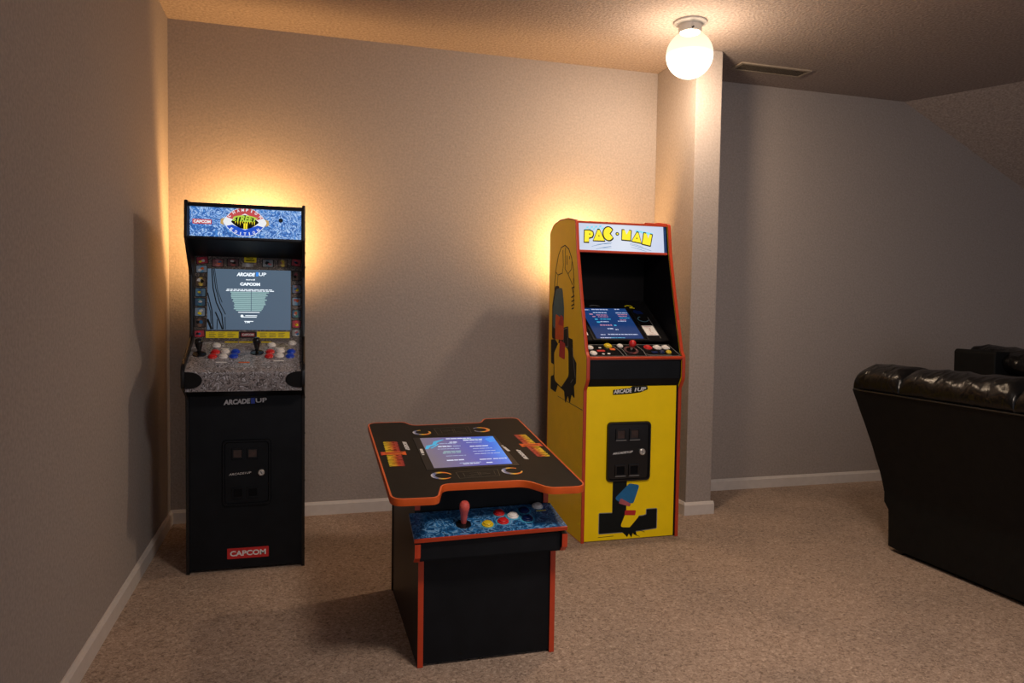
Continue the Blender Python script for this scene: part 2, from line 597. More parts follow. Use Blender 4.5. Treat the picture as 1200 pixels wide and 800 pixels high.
# ------------------------------------------------------------------ the setting
H, SX = 2.44, 4.3248
STX0, STX1, STY, BH = 2.5806, 2.7322, -.4402, .0676
FR = -5.2                                      # how far the room is built towards and past the camera
SLOPE = Vector((1.03, 0, -.495))               # fall of the sloped ceiling along the back wall
CREASE = Vector((.307, -.558, 0))
XR = 6.0
ZR = H - (XR - SX) * .495 / 1.03

struct(MB().box(-.15, XR + .15, FR, .15, -.12, 0).build('floor', M['carpet'])).__setitem__('label', 'beige speckled carpet floor')
struct(MB().box(-.15, 0, FR, .15, 0, H + .15).build('wall_left', M['wall'])).__setitem__('label', 'greige wall on the left')
struct(MB().prism([(0, 0), (XR, 0), (XR, ZR), (SX, H), (0, H)], 0, .15, 'y').build('wall_back', M['wall'])).__setitem__('label', 'greige back wall')
struct(MB().box(XR, XR + .15, FR, .15, 0, ZR + .4).build('wall_right', M['wall']))
struct(MB().box(STX0, STX1, STY, 0, 0, H).build('wall_stub', M['wall'], bevel=.006)).__setitem__('label', 'narrow wall end standing out from the back wall')
t_end = (FR) / CREASE.y
ce = Vector((SX, 0, H)) + CREASE * t_end
struct(MB().prism([(-.15, .15), (-.15, FR), (ce.x, FR), (SX, 0), (SX, .15)], H, H + .15, 'z').build('ceiling', M['ceiling']))
sm = MB()
A0 = Vector((SX - .0, .0, H)) - CREASE * .2
B0 = ce
D = SLOPE * 2.6
tv = Vector((0, 0, .12))
vv = [sm.bm.verts.new(p) for p in (A0, B0, B0 + D, A0 + D, A0 + tv, B0 + tv, B0 + D + tv, A0 + D + tv)]
for f in ((0, 1, 2, 3), (4, 7, 6, 5), (0, 4, 5, 1), (1, 5, 6, 2), (2, 6, 7, 3), (3, 7, 4, 0)):
    sm.bm.faces.new([vv[i] for i in f])
struct(sm.build('ceiling_slope', M['ceiling'])).__setitem__('label', 'sloped ceiling plane at the right')


def skirting(name, p0, p1, nrm):
    """Baseboard with a stepped, rounded top edge, run from p0 to p1 with the room on side nrm."""
    t = .013
    prof = [(0, 0), (t, 0), (t, BH * .80), (t * .75, BH * .86), (t * .6, BH * .93), (t * .35, BH), (0, BH)]
    mb = MB()
    p0, p1, nrm = Vector(p0), Vector(p1), Vector(nrm)
    A = [mb.bm.verts.new((p0 + nrm * a + Vector((0, 0, z)))) for a, z in prof]
    B = [mb.bm.verts.new((p1 + nrm * a + Vector((0, 0, z)))) for a, z in prof]
    n = len(prof)
    mb.bm.faces.new(A); mb.bm.faces.new(B[::-1])
    for i in range(n):
        mb.bm.faces.new((A[i], B[i], B[(i + 1) % n], A[(i + 1) % n]))
    return struct(mb.build(name, M['base']))


skirting('baseboard_left', (0, FR, 0), (0, 0, 0), (1, 0, 0))
skirting('baseboard_back', (.0, 0, 0), (STX0, 0, 0), (0, -1, 0))
skirting('baseboard_stub_side', (STX0, 0, 0), (STX0, STY + .001, 0), (-1, 0, 0))
skirting('baseboard_stub_front', (STX0 - .013, STY, 0), (STX1 + .013, STY, 0), (0, -1, 0))
skirting('baseboard_stub_far', (STX1, STY + .001, 0), (STX1, 0, 0), (1, 0, 0))
skirting('baseboard_back_right', (STX1, 0, 0), (XR, 0, 0), (0, -1, 0))

# ------------------------------------------------------------------ ceiling lamp
LX, LY = 2.373, -.733
lamp = thing('ceiling_light', 'lit white glass globe light on a white base under the ceiling', 'ceiling light', (LX, LY, H))
MB().lathe([(0, 0), (.078, 0), (.078, -.004), (.074, -.009), (.058, -.014), (.054, -.02), (.053, -.046), (.05, -.05), (0, -.05)], 48, (LX, LY, H)).build('lamp_base', M['lamp_white'], lamp, smooth=True)
GZ = H - .152
RG = .109
prof = [(.046, RG * .915)] + [(RG * math.sin(a), RG * math.cos(a)) for a in [math.radians(d) for d in range(27, 180, 6)]] + [(0, -RG)]
MB().lathe(prof, 64, (LX, LY, GZ)).build('lamp_globe', M['globe'], lamp, smooth=True, label='glowing frosted glass globe')
ba = math.radians(200)
MB().lathe([(0, -.004), (.004, -.004), (.004, .008), (0, .008)], 12).build('set_screw', M['black'], lamp, Matrix.Translation((LX - .016, LY - .052, H - .042)) @ Matrix.Rotation(PI / 2, 4, 'X'))

# ------------------------------------------------------------------ ceiling vent
VX0, VX1, VY0, VY1 = 2.915, 3.365, -.335, -.215
vent = thing('ceiling_vent', 'flat brown slotted vent in the ceiling beside the wall end', 'vent', ((VX0 + VX1) / 2, (VY0 + VY1) / 2, H))
mb = MB()
w = .018
for a in ((VX0, VX1, VY0, VY0 + w), (VX0, VX1, VY1 - w, VY1), (VX0, VX0 + w, VY0 + w, VY1 - w), (VX1 - w, VX1, VY0 + w, VY1 - w)):
    mb.box(*a, H - .008, H)
mb.build('vent_frame', M['vent'], vent, bevel=.002)
MB().box(VX0 + .01, VX1 - .01, VY0 + .01, VY1 - .01, H - .0015, H).build('vent_backing', M['vent_dark'], vent)
mb = MB()
n = 30
for i in range(n):
    x = VX0 + w + (VX1 - VX0 - 2 * w) * (i + .5) / n
    mb.box(x - .0014, x + .0014, VY0 + w, VY1 - w, H - .007, H - .0015)
for i in range(7):
    y = VY0 + w + (VY1 - VY0 - 2 * w) * (i + .5) / 7
    mb.box(VX0 + w, VX1 - w, y - .0014, y + .0014, H - .007, H - .0015)
M['vent_bar'] = mat('vent_bar_enamel', (.10, .08, .06), .5, .4, .3, 60)
mb.build('vent_grille', M['vent_bar'], vent)


# ------------------------------------------------------------------ shared coin door
def coin_door(root, x0, x1, z0, z1, y, m_door, logo_h, logo_m, rich):
    F = frame((0, y, 0), (1, 0, 0), (0, 0, 1))
    w, h = x1 - x0, z1 - z0
    out = fillet(rect(x0, x1, z0, z1), w * .10, 6)
    inn = fillet(rect(x0 + w * .06, x1 - w * .06, z0 + w * .06, z1 - w * .06), w * .07, 6)
    door = MB().prism(out, 0, .006, 'z').build('coin_door', m_door, root, F, bevel=.003)
    rim = MB()
    n = len(out)
    rr = [[rim.bm.verts.new((*p, zz)) for p in ring] for ring, zz in ((out, .005), (fillet(rect(x0 + w * .012, x1 - w * .012, z0 + w * .012, z1 - w * .012), w * .095, 6), .013), (fillet(rect(x0 + w * .045, x1 - w * .045, z0 + w * .045, z1 - w * .045), w * .08, 6), .013), (inn, .006))]
    for a, b in zip(rr, rr[1:]):
        for i in range(n):
            rim.bm.faces.new((a[i], a[(i + 1) % n], b[(i + 1) % n], b[i]))
    rim.build('coin_door_rim', m_door, door, F, smooth=True)
    sw = w * .235
    for cx, cz in ((.31, .79), (.62, .79), (.31, .19), (.62, .19)):
        X, Z = x0 + w * cx, z0 + h * cz
        mb = MB()
        a = sw / 2
        b = sw / 2 * 1.0
        t = sw * .14
        for q in ((X - a, X + a, Z - b, Z - b + t), (X - a, X + a, Z + b - t, Z + b), (X - a, X - a + t, Z - b + t, Z + b - t), (X + a - t, X + a, Z - b + t, Z + b - t)):
            mb.box(q[0], q[1], q[2], q[3], .006, .012)
        s = mb.build('coin_slot', m_door, door, F, bevel=.001)
        MB().box(X - a + t, X + a - t, Z - b + t, Z + b - t, .006, .0075).build('slot_window', M['slot_dark'] if cz > .5 else M['black_matte'], s, F)
        if rich:
            MB().box(X - a, X + a, Z - b - t * .3, Z - b + t * .15, .012, .0126).build('slot_lip', M['grey_line'], s, F)
    mb = MB()
    add_text(mb, 'ARCADE1UP', x0 + w * .36, z0 + h * .485, w * .46, logo_h, .06, .02, .2, .0064)
    finish_text(mb, 'door_lettering', logo_m, door, F)
    lk = MB().lathe([(0, .006), (w * .068, .006), (w * .068, .014), (w * .05, .017), (w * .048, .014), (0, .014)], 24).build('key_lock', M['silver'], door, at(F, x0 + w * .80, z0 + h * .49), smooth=True, label='round silver key lock')
    MB().box(-.0012, .0012, -w * .03, w * .03, .014, .0152).build('key_slot', M['black'], lk, at(F, x0 + w * .80, z0 + h * .49, 0, .5))
    return door


def bat_stick(root, F, x, y, m, name='joystick', ball=False, hgt=.06, washer=None, rw=.026):
    Fm = at(F, x, y)
    b = MB().lathe([(0, 0), (rw, 0), (rw * .95, .003), (rw * .4, .006), (0, .006)], 28).build(name, washer or M['black_gloss'], root, Fm, smooth=True)
    MB().lathe([(0, .004), (.006, .004), (.005, hgt * .5), (0, hgt * .5)], 16).build('stick_shaft', M['black'] if not ball else M['silver'], b, Fm, smooth=True)
    if ball:
        r = .0175
        MB().lathe([(0, hgt - 2 * r)] + [(r * math.sin(math.radians(a)), hgt - r - r * math.cos(math.radians(a))) for a in range(12, 180, 12)] + [(0, hgt)], 24).build('ball_top', m, b, Fm, smooth=True)
    else:
        MB().lathe([(0, .012), (.0075, .012), (.0085, .02), (.0135, hgt * .62), (.0158, hgt * .78), (.015, hgt * .90), (.010, hgt * .98), (0, hgt)], 24).build('bat_top', m, b, Fm, smooth=True)
    return b


# ------------------------------------------------------------------ black upright machine
X0, X1 = .177, .632
YF, YB = -.757, -.245
sf = thing('arcade_cabinet', 'black upright arcade machine with blue scribbled marquee beside the left wall', 'arcade machine', ((X0 + X1) / 2, (YF + YB) / 2, 0), 'upright arcade machines')
side = [(YB, 0), (YF, 0), (YF, .715), (-.80, .735), (-.872, .765), (-.875, .825), (-.86, .85), (-.64, .945), (-.632, 1.0), (-.645, 1.215), (-.755, 1.325), (-.772, 1.345), (-.765, 1.487), (-.66, 1.492), (YB, 1.46)]
side = fillet(side, [0, 0, .02, .02, .015, .02, .02, .02, .05, .05, .02, .01, .006, .02, .03], 4)
T = .013
for a in (X0, X1 - T):
    MB().prism(side, a, a + T, 'x').build('side_panel', M['black_satin'], sf)
for a in (X0, X1 - T):
    MB().band(side, a + .0015, a + T - .0015, .0012, .004).build('edge_molding', M['black_gloss'], sf, smooth=True)
MB().box(X0 + T, X1 - T, YF + .006, YF + .02, .012, .735).build('front_panel', M['black'], sf, bevel=.001)
MB().box(X0 + T, X1 - T, YB - .0, YB - .012, .012, 1.455).build('back_panel', M['black'], sf)
MB().prism([(-.762, 1.478), (-.66, 1.483), (YB - .01, 1.452), (YB - .01, 1.44), (-.66, 1.471), (-.762, 1.466)], X0 + T, X1 - T).build('top_panel', M['black'], sf)
# screws on the right flank
for z in (1.30, 1.24, .70, .55, .35, .06):
    MB().lathe([(0, 0), (.004, 0), (.0035, .0015), (0, .002)], 10).build('panel_screw', M['black_gloss'], sf, Matrix.Translation((X1, YF + .04, z)) @ Matrix.Rotation(PI / 2, 4, 'Y'))
# marquee
F = frame((0, -.759, 0), (1, 0, 0), (0, .02, 1))
marq = MB().box(X0 + T, X1 - T, 1.350, 1.479, -.012, 0).build('marquee', M['marquee_blue'], sf, F, label='backlit blue scribbled sign')
mb = MB()
for q in ((X0 + T, X1 - T, 1.343, 1.352), (X0 + T, X1 - T, 1.476, 1.484)):
    mb.box(*q, -.012, .004)
mb.box(X0 + T, X0 + T + .003, 1.352, 1.476, -.002, .003)
mb.box(X1 - T - .003, X1 - T, 1.352, 1.476, -.002, .003)
mb.build('marquee_retainer', M['black_gloss'], sf, F)
ecx, ecz = .3985, 1.4145
# round emblem: white rim, red upper and blue lower fields, black eye, lettering
def lens(w, h, n=24):
    up = [(-w / 2 + w * i / n, h * (1 - (2 * i / n - 1) ** 2)) for i in range(n + 1)]
    dn = [(x, -y) for x, y in up[::-1][1:-1]]
    return up + dn
EA, EB = .0845, .0575


def eye(a, b, p=2.3, n=28, c=(ecx, ecz)):
    up = [(c[0] + a * t, c[1] + b * (1 - abs(t) ** p)) for t in [-math.cos(PI * i / n) for i in range(n + 1)]]
    dn_ = [(x, 2 * c[1] - y) for x, y in up[::-1][1:-1]]
    return up, dn_


up, dn_ = eye(EA, EB)
em = MB().prism(up + dn_, .0002, .0008, 'z').build('emblem', M['lit_white'], marq, F)
up, dn_ = eye(EA - .002, EB - .002)
hi = [q for q in up if q[1] > ecz + .012]
MB().prism(hi + [(hi[-1][0] - .022, ecz + .010), (ecx, ecz + .034), (hi[0][0] + .022, ecz + .010)], .001, .0014, 'z').build('emblem_upper_field', M['lit_red'], marq, F)
lo = [q for q in dn_ if q[1] < ecz - .012]
MB().prism(lo + [(lo[-1][0] + .022, ecz - .012), (ecx, ecz - .032), (lo[0][0] - .022, ecz - .012)], .001, .0014, 'z').build('emblem_lower_field', M['lit_blue'], marq, F)
MB().prism([(ecx + x, ecz + y) for x, y in lens(.106, .028)], .0016, .002, 'z').build('emblem_eye', M['lit_black'], marq, F)
for sx in (-1, 1):
    cx = ecx + sx * .0845
    decal('emblem_tip', [(cx - sx * .008, ecz + .014), (cx + sx * .006, ecz + .009), (cx + sx * .008, ecz - .009), (cx - sx * .006, ecz - .016), (cx - sx * .002, ecz)], M['lit_gold'], marq, F, .0012, .0018)
mb = MB()
word1 = 'CHAMPION'
for i, ch in enumerate(word1):
    t = -.70 + 1.40 * i / (len(word1) - 1)
    px, pz = ecx + EA * t, ecz + EB * (1 - abs(t) ** 2.3) - .0095
    sl = -EB * 2.3 * abs(t) ** 1.3 * math.copysign(1, t) / EA
    add_text(mb, ch, px, pz, .0095 if ch != 'I' else .004, .0115, math.atan(sl), .03, 0, .0016)
finish_text(mb, 'emblem_lettering', M['lit_white'], marq, F)
mb = MB()
word2 = 'EDITION'
for i, ch in enumerate(word2):
    t = -.60 + 1.20 * i / (len(word2) - 1)
    px, pz = ecx + EA * t, ecz - EB * (1 - abs(t) ** 2.3) + .0100
    sl = EB * 2.3 * abs(t) ** 1.3 * math.copysign(1, t) / EA
    add_text(mb, ch, px, pz, .0095 if ch != 'I' else .0035, .0115, math.atan(sl), .03, 0, .0016)
finish_text(mb, 'emblem_lettering', M['lit_white'], marq, F)


def bulge(X, Y):
    return X, Y * (1 - .55 * (X / .052) ** 2) + .004 * (1 - (X / .052) ** 2)


mb = MB()
add_text(mb, 'STREET', ecx, ecz + .010, .097, .027, 0, .05, .25, .0022, bulge)
finish_text(mb, 'emblem_brush_lettering', M['lit_green'], marq, F)
mb = MB()
add_text(mb, 'II', ecx + .002, ecz - .016, .014, .022, 0, .05, 0, .0022)
for k in range(9):
    x = ecx - .036 + .009 * k
    mb.poly([(x - .002, ecz + .002, .0022), (x + .0022, ecz + .002, .0022), (x + .0005, ecz - .008 - .004 * (k % 3), .0022)])
finish_text(mb, 'emblem_brush_drips', M['lit_yellow'], marq, F)
bd = decal('marquee_badge', fillet(rect(.203, .274, 1.4005, 1.4195), .002, 2), M['lit_red'], marq, F, .0002, .001)
word('badge_lettering', 'CAPCOM', M['lit_white'], bd, F, .2385, 1.410, .063, .0115, 0, .05, 0, .0012)
MB().lathe([(0, 0), (.0085, 0), (.0085, .004), (.006, .006), (.005, .003), (0, .003)], 20).build('marquee_lock', M['black_gloss'], marq, at(F, .536, 1.427), smooth=True)
# soffit under the marquee, with two speaker rings
Fs = frame((0, -.757, 1.343), (1, 0, 0), (0, .19, -.055))
sof = MB().box(X0 + T, X1 - T, 0, .195, -.006, 0).build('soffit', M['black'], sf, Fs)
for cx in (.285, .525):
    MB().band(ellipse(.055, .045, 32, (cx, .08)), 0, .003, .002, .002, 'z').build('speaker_ring', M['black_gloss'], sof, Fs, smooth=True)
# bezel and screen
BZ0 = .925
Fb = frame((0, -.612, BZ0), (1, 0, 0), (0, .05, .365))
bez = MB().box(X0 + T, X1 - T, 0, .372, -.01, 0).build('screen_bezel', M['bezel_print'], sf, Fb)


def bz(z):
    return (z - BZ0) * 1.009


scr = MB().prism(rect(.2405, .573, bz(.976), bz(1.231)), .0004, .0022, 'z').build('screen', M['crt_grey'], sf, Fb, label='lit slate blue screen')
logo_z = .0026
mb = MB()
add_text(mb, 'ARCADE', .391, bz(1.210), .074, .0155, 0, .06, .18, logo_z)
add_text(mb, 'UP', .458, bz(1.212), .03, .0145, 0, .02, 0, logo_z)
add_text(mb, 'and', .409, bz(1.1885), .036, .006, 0, .03, 0, logo_z)
add_text(mb, 'CAPCOM', .408, bz(1.169), .080, .0135, 0, .06, 0, logo_z)
finish_text(mb, 'screen_lettering', M['screen_white'], scr, Fb, .0003)
word('screen_numeral', '1', M['screen_blue'], scr, Fb, .4365, bz(1.212), .010, .018, 0, .06, 0, logo_z, .0003)
mb = MB()
rows = [(.316, .497, 1.146), (.313, .505, 1.1405)]
for a, b_, z in rows:
    x = a
    while x < b_ - .006:
        l = random.uniform(.008, .022)
        mb.prism(rect(x, min(x + l, b_), bz(z) - .0016, bz(z) + .0016), logo_z, logo_z + .0003, 'z')
        x += l + .003
mb.build('screen_heading_lines', M['screen_white'], scr, Fb)
mb = MB()
for a, b_, z in ((.362, .447, 1.050), (.39, .437, 1.036), (.376, .435, 1.030), (.386, .422, 1.012)):
    mb.prism(rect(a, b_, bz(z) - .0015, bz(z) + .0015), logo_z, logo_z + .0003, 'z')
mb.prism(ellipse(.006, .006, 14, (.377, bz(1.034))), logo_z, logo_z + .0003, 'z')
add_text(mb, 'TM', .397, bz(1.009), .022, .008, 0, .03, 0, logo_z)
mb.build('screen_footer_lines', M['screen_white'], scr, Fb)
mb = MB()
nr = 13
for i in range(nr):
    z = 1.134 - .0063 * i
    k = i / (nr - 1)
    a, b_ = .328 + .022 * k + random.uniform(-.006, .005), .480 - .020 * k + random.uniform(-.006, .006)
    for c, d in ((a, .412), (.4145, b_)):
        mb.prism(rect(c, d, bz(z) - .0022, bz(z) + .0022), logo_z, logo_z + .0003, 'z')
mb.build('screen_small_print', M['screen_teal'], scr, Fb)
mb = MB()
for pts, wd in (([(.256, 1.231), (.262, 1.15), (.275, 1.09), (.297, 1.04), (.304, .978)], .003), ([(.262, 1.231), (.272, 1.15), (.290, 1.085), (.312, 1.04)], .0022), ([(.267, 1.231), (.28, 1.14), (.298, 1.09)], .0016),
                ([(.241, 1.13), (.258, 1.06), (.264, .978)], .003), ([(.243, 1.09), (.253, 1.05), (.256, 1.0)], .002), ([(.272, 1.05), (.287, 1.015), (.300, .978)], .0035), ([(.280, 1.02), (.279, .978)], .002), ([(.310, 1.03), (.312, .978)], .0018), ([(.2415, 1.02), (.258, .978)], .006)):
    P = []
    for i in range(len(pts) - 1):
        for k in range(4):
            q = k / 4
            P.append((pts[i][0] + (pts[i + 1][0] - pts[i][0]) * q, bz(pts[i][1] + (pts[i + 1][1] - pts[i][1]) * q)))
    P.append((pts[-1][0], bz(pts[-1][1])))
    mb.stroke(P, wd * 1.5, logo_z, logo_z + .0002)
mb.build('screen_dark_streaks', M['lit_black'], scr, Fb)
# picture panels round the screen
tiles = [(.194, .243, 1.250, 1.281, 'red', .1), (.255, .303, 1.238, 1.274, 'rose', 0), (.314, .364, 1.242, 1.277, 'rust', 0), (.455, .503, 1.243, 1.278, 'slate', 0), (.519, .561, 1.245, 1.279, 'gold', 0), (.574, .617, 1.250, 1.283, 'red', -.12),
         (.193, .240, 1.212, 1.245, 'sky', .05), (.192, .236, 1.155, 1.197, 'gold', 0), (.191, .235, 1.112, 1.150, 'navy', 0), (.190, .234, 1.073, 1.108, 'sea', 0), (.190, .234, 1.030, 1.069, 'sky', 0), (.190, .234, .985, 1.026, 'brown', 0),
         (.577, .617, 1.187, 1.231, 'brown', 0), (.577, .617, 1.133, 1.172, 'mauve', 0), (.577, .617, 1.080, 1.118, 'sky', 0), (.577, .617, 1.028, 1.064, 'sea', 0), (.577, .617, .985, 1.020, 'red', 0), (.577, .617, .948, .980, 'grey', 0), (.190, .233, .944, .975, 'red', .08)]
for x0, x1, z0, z1, k, rr in tiles:
    cx, cz = (x0 + x1) / 2, bz((z0 + z1) / 2)
    fr_ = fillet(rect(-(x1 - x0) / 2, (x1 - x0) / 2, -(z1 - z0) / 2, (z1 - z0) / 2), .004, 3)
    sh = .86
    o = MB().prism(fr_, .0002, .0006, 'z').build('picture_panel', M['lit_black'], bez, at(Fb, cx, cz, 0, rr))
    MB().prism([(x * sh, y * sh) for x, y in fr_], .0008, .0012, 'z').build('panel_picture', TILE[k], o, at(Fb, cx, cz, 0, rr))
    hw, hh = (x1 - x0) / 2 * .8, (z1 - z0) / 2 * .8
    for c in random.sample(['white_print', 'pink', 'art_blue', 'yellow_print', 'lit_black', 'orange'], 2):
        px, pz = random.uniform(-.45, .45) * hw, random.uniform(-.4, .4) * hh
        P = [(max(-hw, min(hw, px + hw * random.uniform(.25, .55) * math.cos(a))), max(-hh, min(hh, pz + hh * random.uniform(.25, .6) * math.sin(a)))) for a in [2 * PI * i / 7 for i in range(7)]]
        MB().prism(P, .0013, .0016, 'z').build('picture_patch', M[c], o, at(Fb, cx, cz, 0, rr))
for x0, x1, z0, z1 in ((.383, .433, 1.262, 1.288),):
    o = decal('title_sticker', fillet(rect(x0, x1, bz(z0), bz(z1)), .004, 3), M['yellow_print'], bez, Fb, .0004, .001)
    mb = MB()
    mb.stroke([(x0 + .008, bz(1.281)), (x0 + .022, bz(1.281)), (x0 + .027, bz(1.277)), (x0 + .036, bz(1.281))], .003, .0011, .0014)
    for z in (1.272, 1.268):
        mb.prism(rect(x0 + .008, x1 - .008, bz(z) - .0012, bz(z) + .0012), .0011, .0014, 'z')
    mb.build('sticker_print', M['lit_black'], o, Fb)
decal('plate_sticker', fillet(rect(.376, .420, bz(1.243), bz(1.258)), .002, 2), TILE['grey'], bez, Fb, .0004, .001)
for x0, x1 in ((.236, .364), (.437, .569)):
    o = decal('move_card', rect(x0, x1, bz(.942), bz(.969)), M['yellow_print'], bez, Fb, .0012, .002, label='yellow instruction card')
    mb = MB()
    for z in (.963, .957, .952, .947):
        for q in range(3):
            a = x0 + .012 + q * (x1 - x0 - .02) / 3
            mb.prism(rect(a, a + random.uniform(.018, .032), bz(z) - .0008, bz(z) + .0008), .002, .0023, 'z')
    mb.build('card_print', M['faint_line'], o, Fb)
o = decal('maker_plate', rect(.369, .433, bz(.943), bz(.968)), M['lit_black'], bez, Fb, .0012, .002)
decal('plate_field', rect(.374, .428, bz(.948), bz(.964)), M['red_dull'], o, Fb, .002, .0024)
word('plate_lettering', 'CAPCOM', M['white_print'], o, Fb, .401, bz(.956), .046, .0095, 0, .04, 0, .0026, .0003)
# control deck
dprof = fillet([(-.606, .745), (-.606, .929), (-.838, .838), (-.868, .822), (-.852, .745)], [0, 0, .02, .012, 0], 5)
deck = MB().prism(dprof, X0 + T, X1 - T).build('control_deck', M['deck_print'], sf, smooth=True, label='grey scribble printed control deck')
MB().prism([(-.852, .745), (-.80, .728), (YF, .715), (YF, .745)], X0 + T, X1 - T).build('deck_underside', M['black'], sf)
Fa = frame((0, -.8535, .745), (1, 0, 0), (0, -.0135, .077))
for sg, xe in ((1, X0 + T), (-1, X1 - T)):
    decal('deck_corner_print', [(xe, .012)] + [(xe + sg * .062 * math.sin(a) ** .8, .046 - .034 * math.cos(a)) for a in [PI * i / 14 for i in range(1, 14)]] + [(xe, .080)], M['black_satin'], deck, Fa, .0006, .002)
Fd = frame((0, -.838, .838), (1, 0, 0), (0, .232, .091))


def dk(y):
    return (y + .838) / .232 * math.hypot(.232, .091)


for x, y in ((.226, -.727), (.443, -.714)):
    bat_stick(sf, Fd, x, dk(y), M['black_gloss'], hgt=.068, rw=.027)
for x, y, c in ((.284, -.711, 'red'), (.277, -.750, 'red'), (.321, -.707, 'white'), (.317, -.750, 'white'), (.360, -.708, 'blue'), (.356, -.747, 'blue'), (.494, -.709, 'red'), (.491, -.748, 'red'), (.534, -.701, 'white'), (.532, -.744, 'white'), (.577, -.708, 'blue'), (.573, -.748, 'blue'), (.282, -.651, 'white'), (.497, -.646, 'white'), (.580, -.628, 'white')):
    button('push_button', M[c], sf, Fd, x, dk(y), .0145, .010, label=c + ' push button')
for x, y, m, l in ((.314, -.797, 'white_print', .040), (.399, -.799, 'orange', .042), (.53, -.787, 'white_print', .040), (.318, -.677, 'white_print', .032), (.532, -.672, 'white_print', .036), (.307, -.650, 'white_print', .006)):
    decal('button_caption', fillet(rect(x - l / 2, x + l / 2, dk(y) - .004, dk(y) + .004), .002, 2), M[m], deck, Fd, .0003, .001)
for x0, x1 in ((.310, .362), (.366, .420), (.454, .496)):
    decal('deck_sticker', fillet(rect(x0, x1, dk(-.622), dk(-.608)), .003, 3), M['yellow_print'], deck, Fd, .0003, .001)
# lower front: coin door, logo, maker badge
Ff = frame((0, YF + .006, 0), (1, 0, 0), (0, 0, 1))
coin_door(sf, .313, .499, .270, .538, YF + .006, M['black'], .0085, M['silver'], False)
logo_words(sf, Ff, .400, .693, .166, .021, rot=.045)
bd = decal('maker_badge', fillet(rect(.330, .490, .050, .093), .002, 2), M['red_print'], sf, Ff, .0002, .002, label='red maker badge with white capitals')
word('badge_lettering', 'CAPCOM', M['white_print'], bd, Ff, .410, .0715, .138, .022, 0, .03, 0, .0022)

# ------------------------------------------------------------------ yellow upright machine
PX0, PX1 = 1.864, 2.362
PYF, PYB = -.755, -.245
pm = thing('arcade_cabinet', 'yellow upright arcade machine with red edges beside the wall end', 'arcade machine', ((PX0 + PX1) / 2, (PYF + PYB) / 2, 0), 'upright arcade machines')
pside = [(PYB, 0), (PYF, 0), (PYF, .715), (-.785, .762), (-.785, .868), (-.765, .890), (-.683, 1.16), (-.630, 1.355), (-.606, 1.505), (-.50, 1.525), (-.39, 1.528), (-.30, 1.515), (PYB, 1.478)]
pside = fillet(pside, [0, 0, .02, .03, .02, .02, .1, .1, .012, .1, .05, .05, .02], 5)
T = .014
sides = []
for a in (PX0, PX1 - T):
    sides.append(MB().prism(pside, a, a + T, 'x').build('side_panel', M['yellow'], pm))
for a in (PX0, PX1 - T):
    # the moulding runs up the front edge and over the top
    MB().band(pside, a - .0006, a + T + .0006, .0022, .003).build('edge_molding', M['molding'], pm, smooth=True, label='red edge molding')
inner = [(-.752, .75), (-.775, .77), (-.775, .868), (-.755, .89), (-.675, 1.16), (-.622, 1.355), (-.598, 1.495), (-.56, 1.50), (-.50, 1.36), (-.36, 1.36), (-.36, .75)]
for a in (PX0 + T, PX1 - T - .004):
    MB().prism(inner, a, a + .004, 'x').build('inner_liner', M['black_matte'], pm)
ix0, ix1 = PX0 + T, PX1 - T
MB().box(ix0, ix1, PYF + .005, PYF + .018, .004, .728).build('front_panel', M['yellow'], pm, bevel=.001)
MB().box(ix1 - .009, ix1, PYF + .0035, PYF + .006, .004, .735).build('front_edge_trim', M['black'], pm)
MB().box(ix0, ix1, PYB - .012, PYB, .01, 1.47).build('back_panel', M['black'], pm)
MB().prism([(-.578, 1.499), (-.49, 1.517), (-.39, 1.52), (-.31, 1.507), (PYB - .006, 1.474), (PYB - .006, 1.46), (-.32, 1.49), (-.39, 1.506), (-.49, 1.503), (-.578, 1.487)], ix0, ix1).build('top_panel', M['yellow'], pm, smooth=True)
# marquee
Fm_ = frame((0, -.612, 1.365), (1, 0, 0), (0, .018, .128))
mh = .132
pmq = MB().box(ix0, ix1 - .018, 0, mh, -.012, 0).build('marquee', M['marquee_white'], pm, Fm_, label='backlit pale sign with yellow capitals')
MB().box(ix1 - .018, ix1, 0, mh, -.012, .0005).build('marquee_end_strip', M['bluestrip'], pm, Fm_, label='dark blue strip')
MB().box(ix0, ix1, mh - .001, mh + .009, -.012, .006).build('marquee_top_strip', M['molding'], pm, Fm_, bevel=.002)
MB().box(ix1 - .115, ix1 + .002, mh + .009, mh + .016, -.03, .004).build('marquee_clip', M['molding'], pm, Fm_, bevel=.003)
MB().box(ix0, ix1, -.010, .001, -.012, .006).build('marquee_bottom_strip', M['molding'], pm, Fm_, bevel=.002)
# block lettering; each letter is its own outline in plane units (x 0..1, y 0..1), set on a drooping baseline
LET = {
    'P': ([(0, 0), (.12, 1), (.62, 1.0), (.92, .86), (.95, .62), (.8, .42), (.50, .36), (.46, 0)], .0),
    'A': ([(0, 0), (.42, 1), (.58, 1), (1, .0)], .0),
    'C': ([(.5 + .52 * math.cos(math.radians(a)), .5 + .53 * math.sin(math.radians(a))) for a in range(38, 330, 12)] + [(.62, .52)], .0),
    'M': ([(0, 0), (.05, 1), (.30, 1), (.50, .55), (.74, 1), (.98, 1), (.92, 0)], .0),
    'N': ([(.02, 0), (.08, 1), (.36, 1), (.62, .55), (.72, 1), (1, 1), (.94, 0)], .0),
}


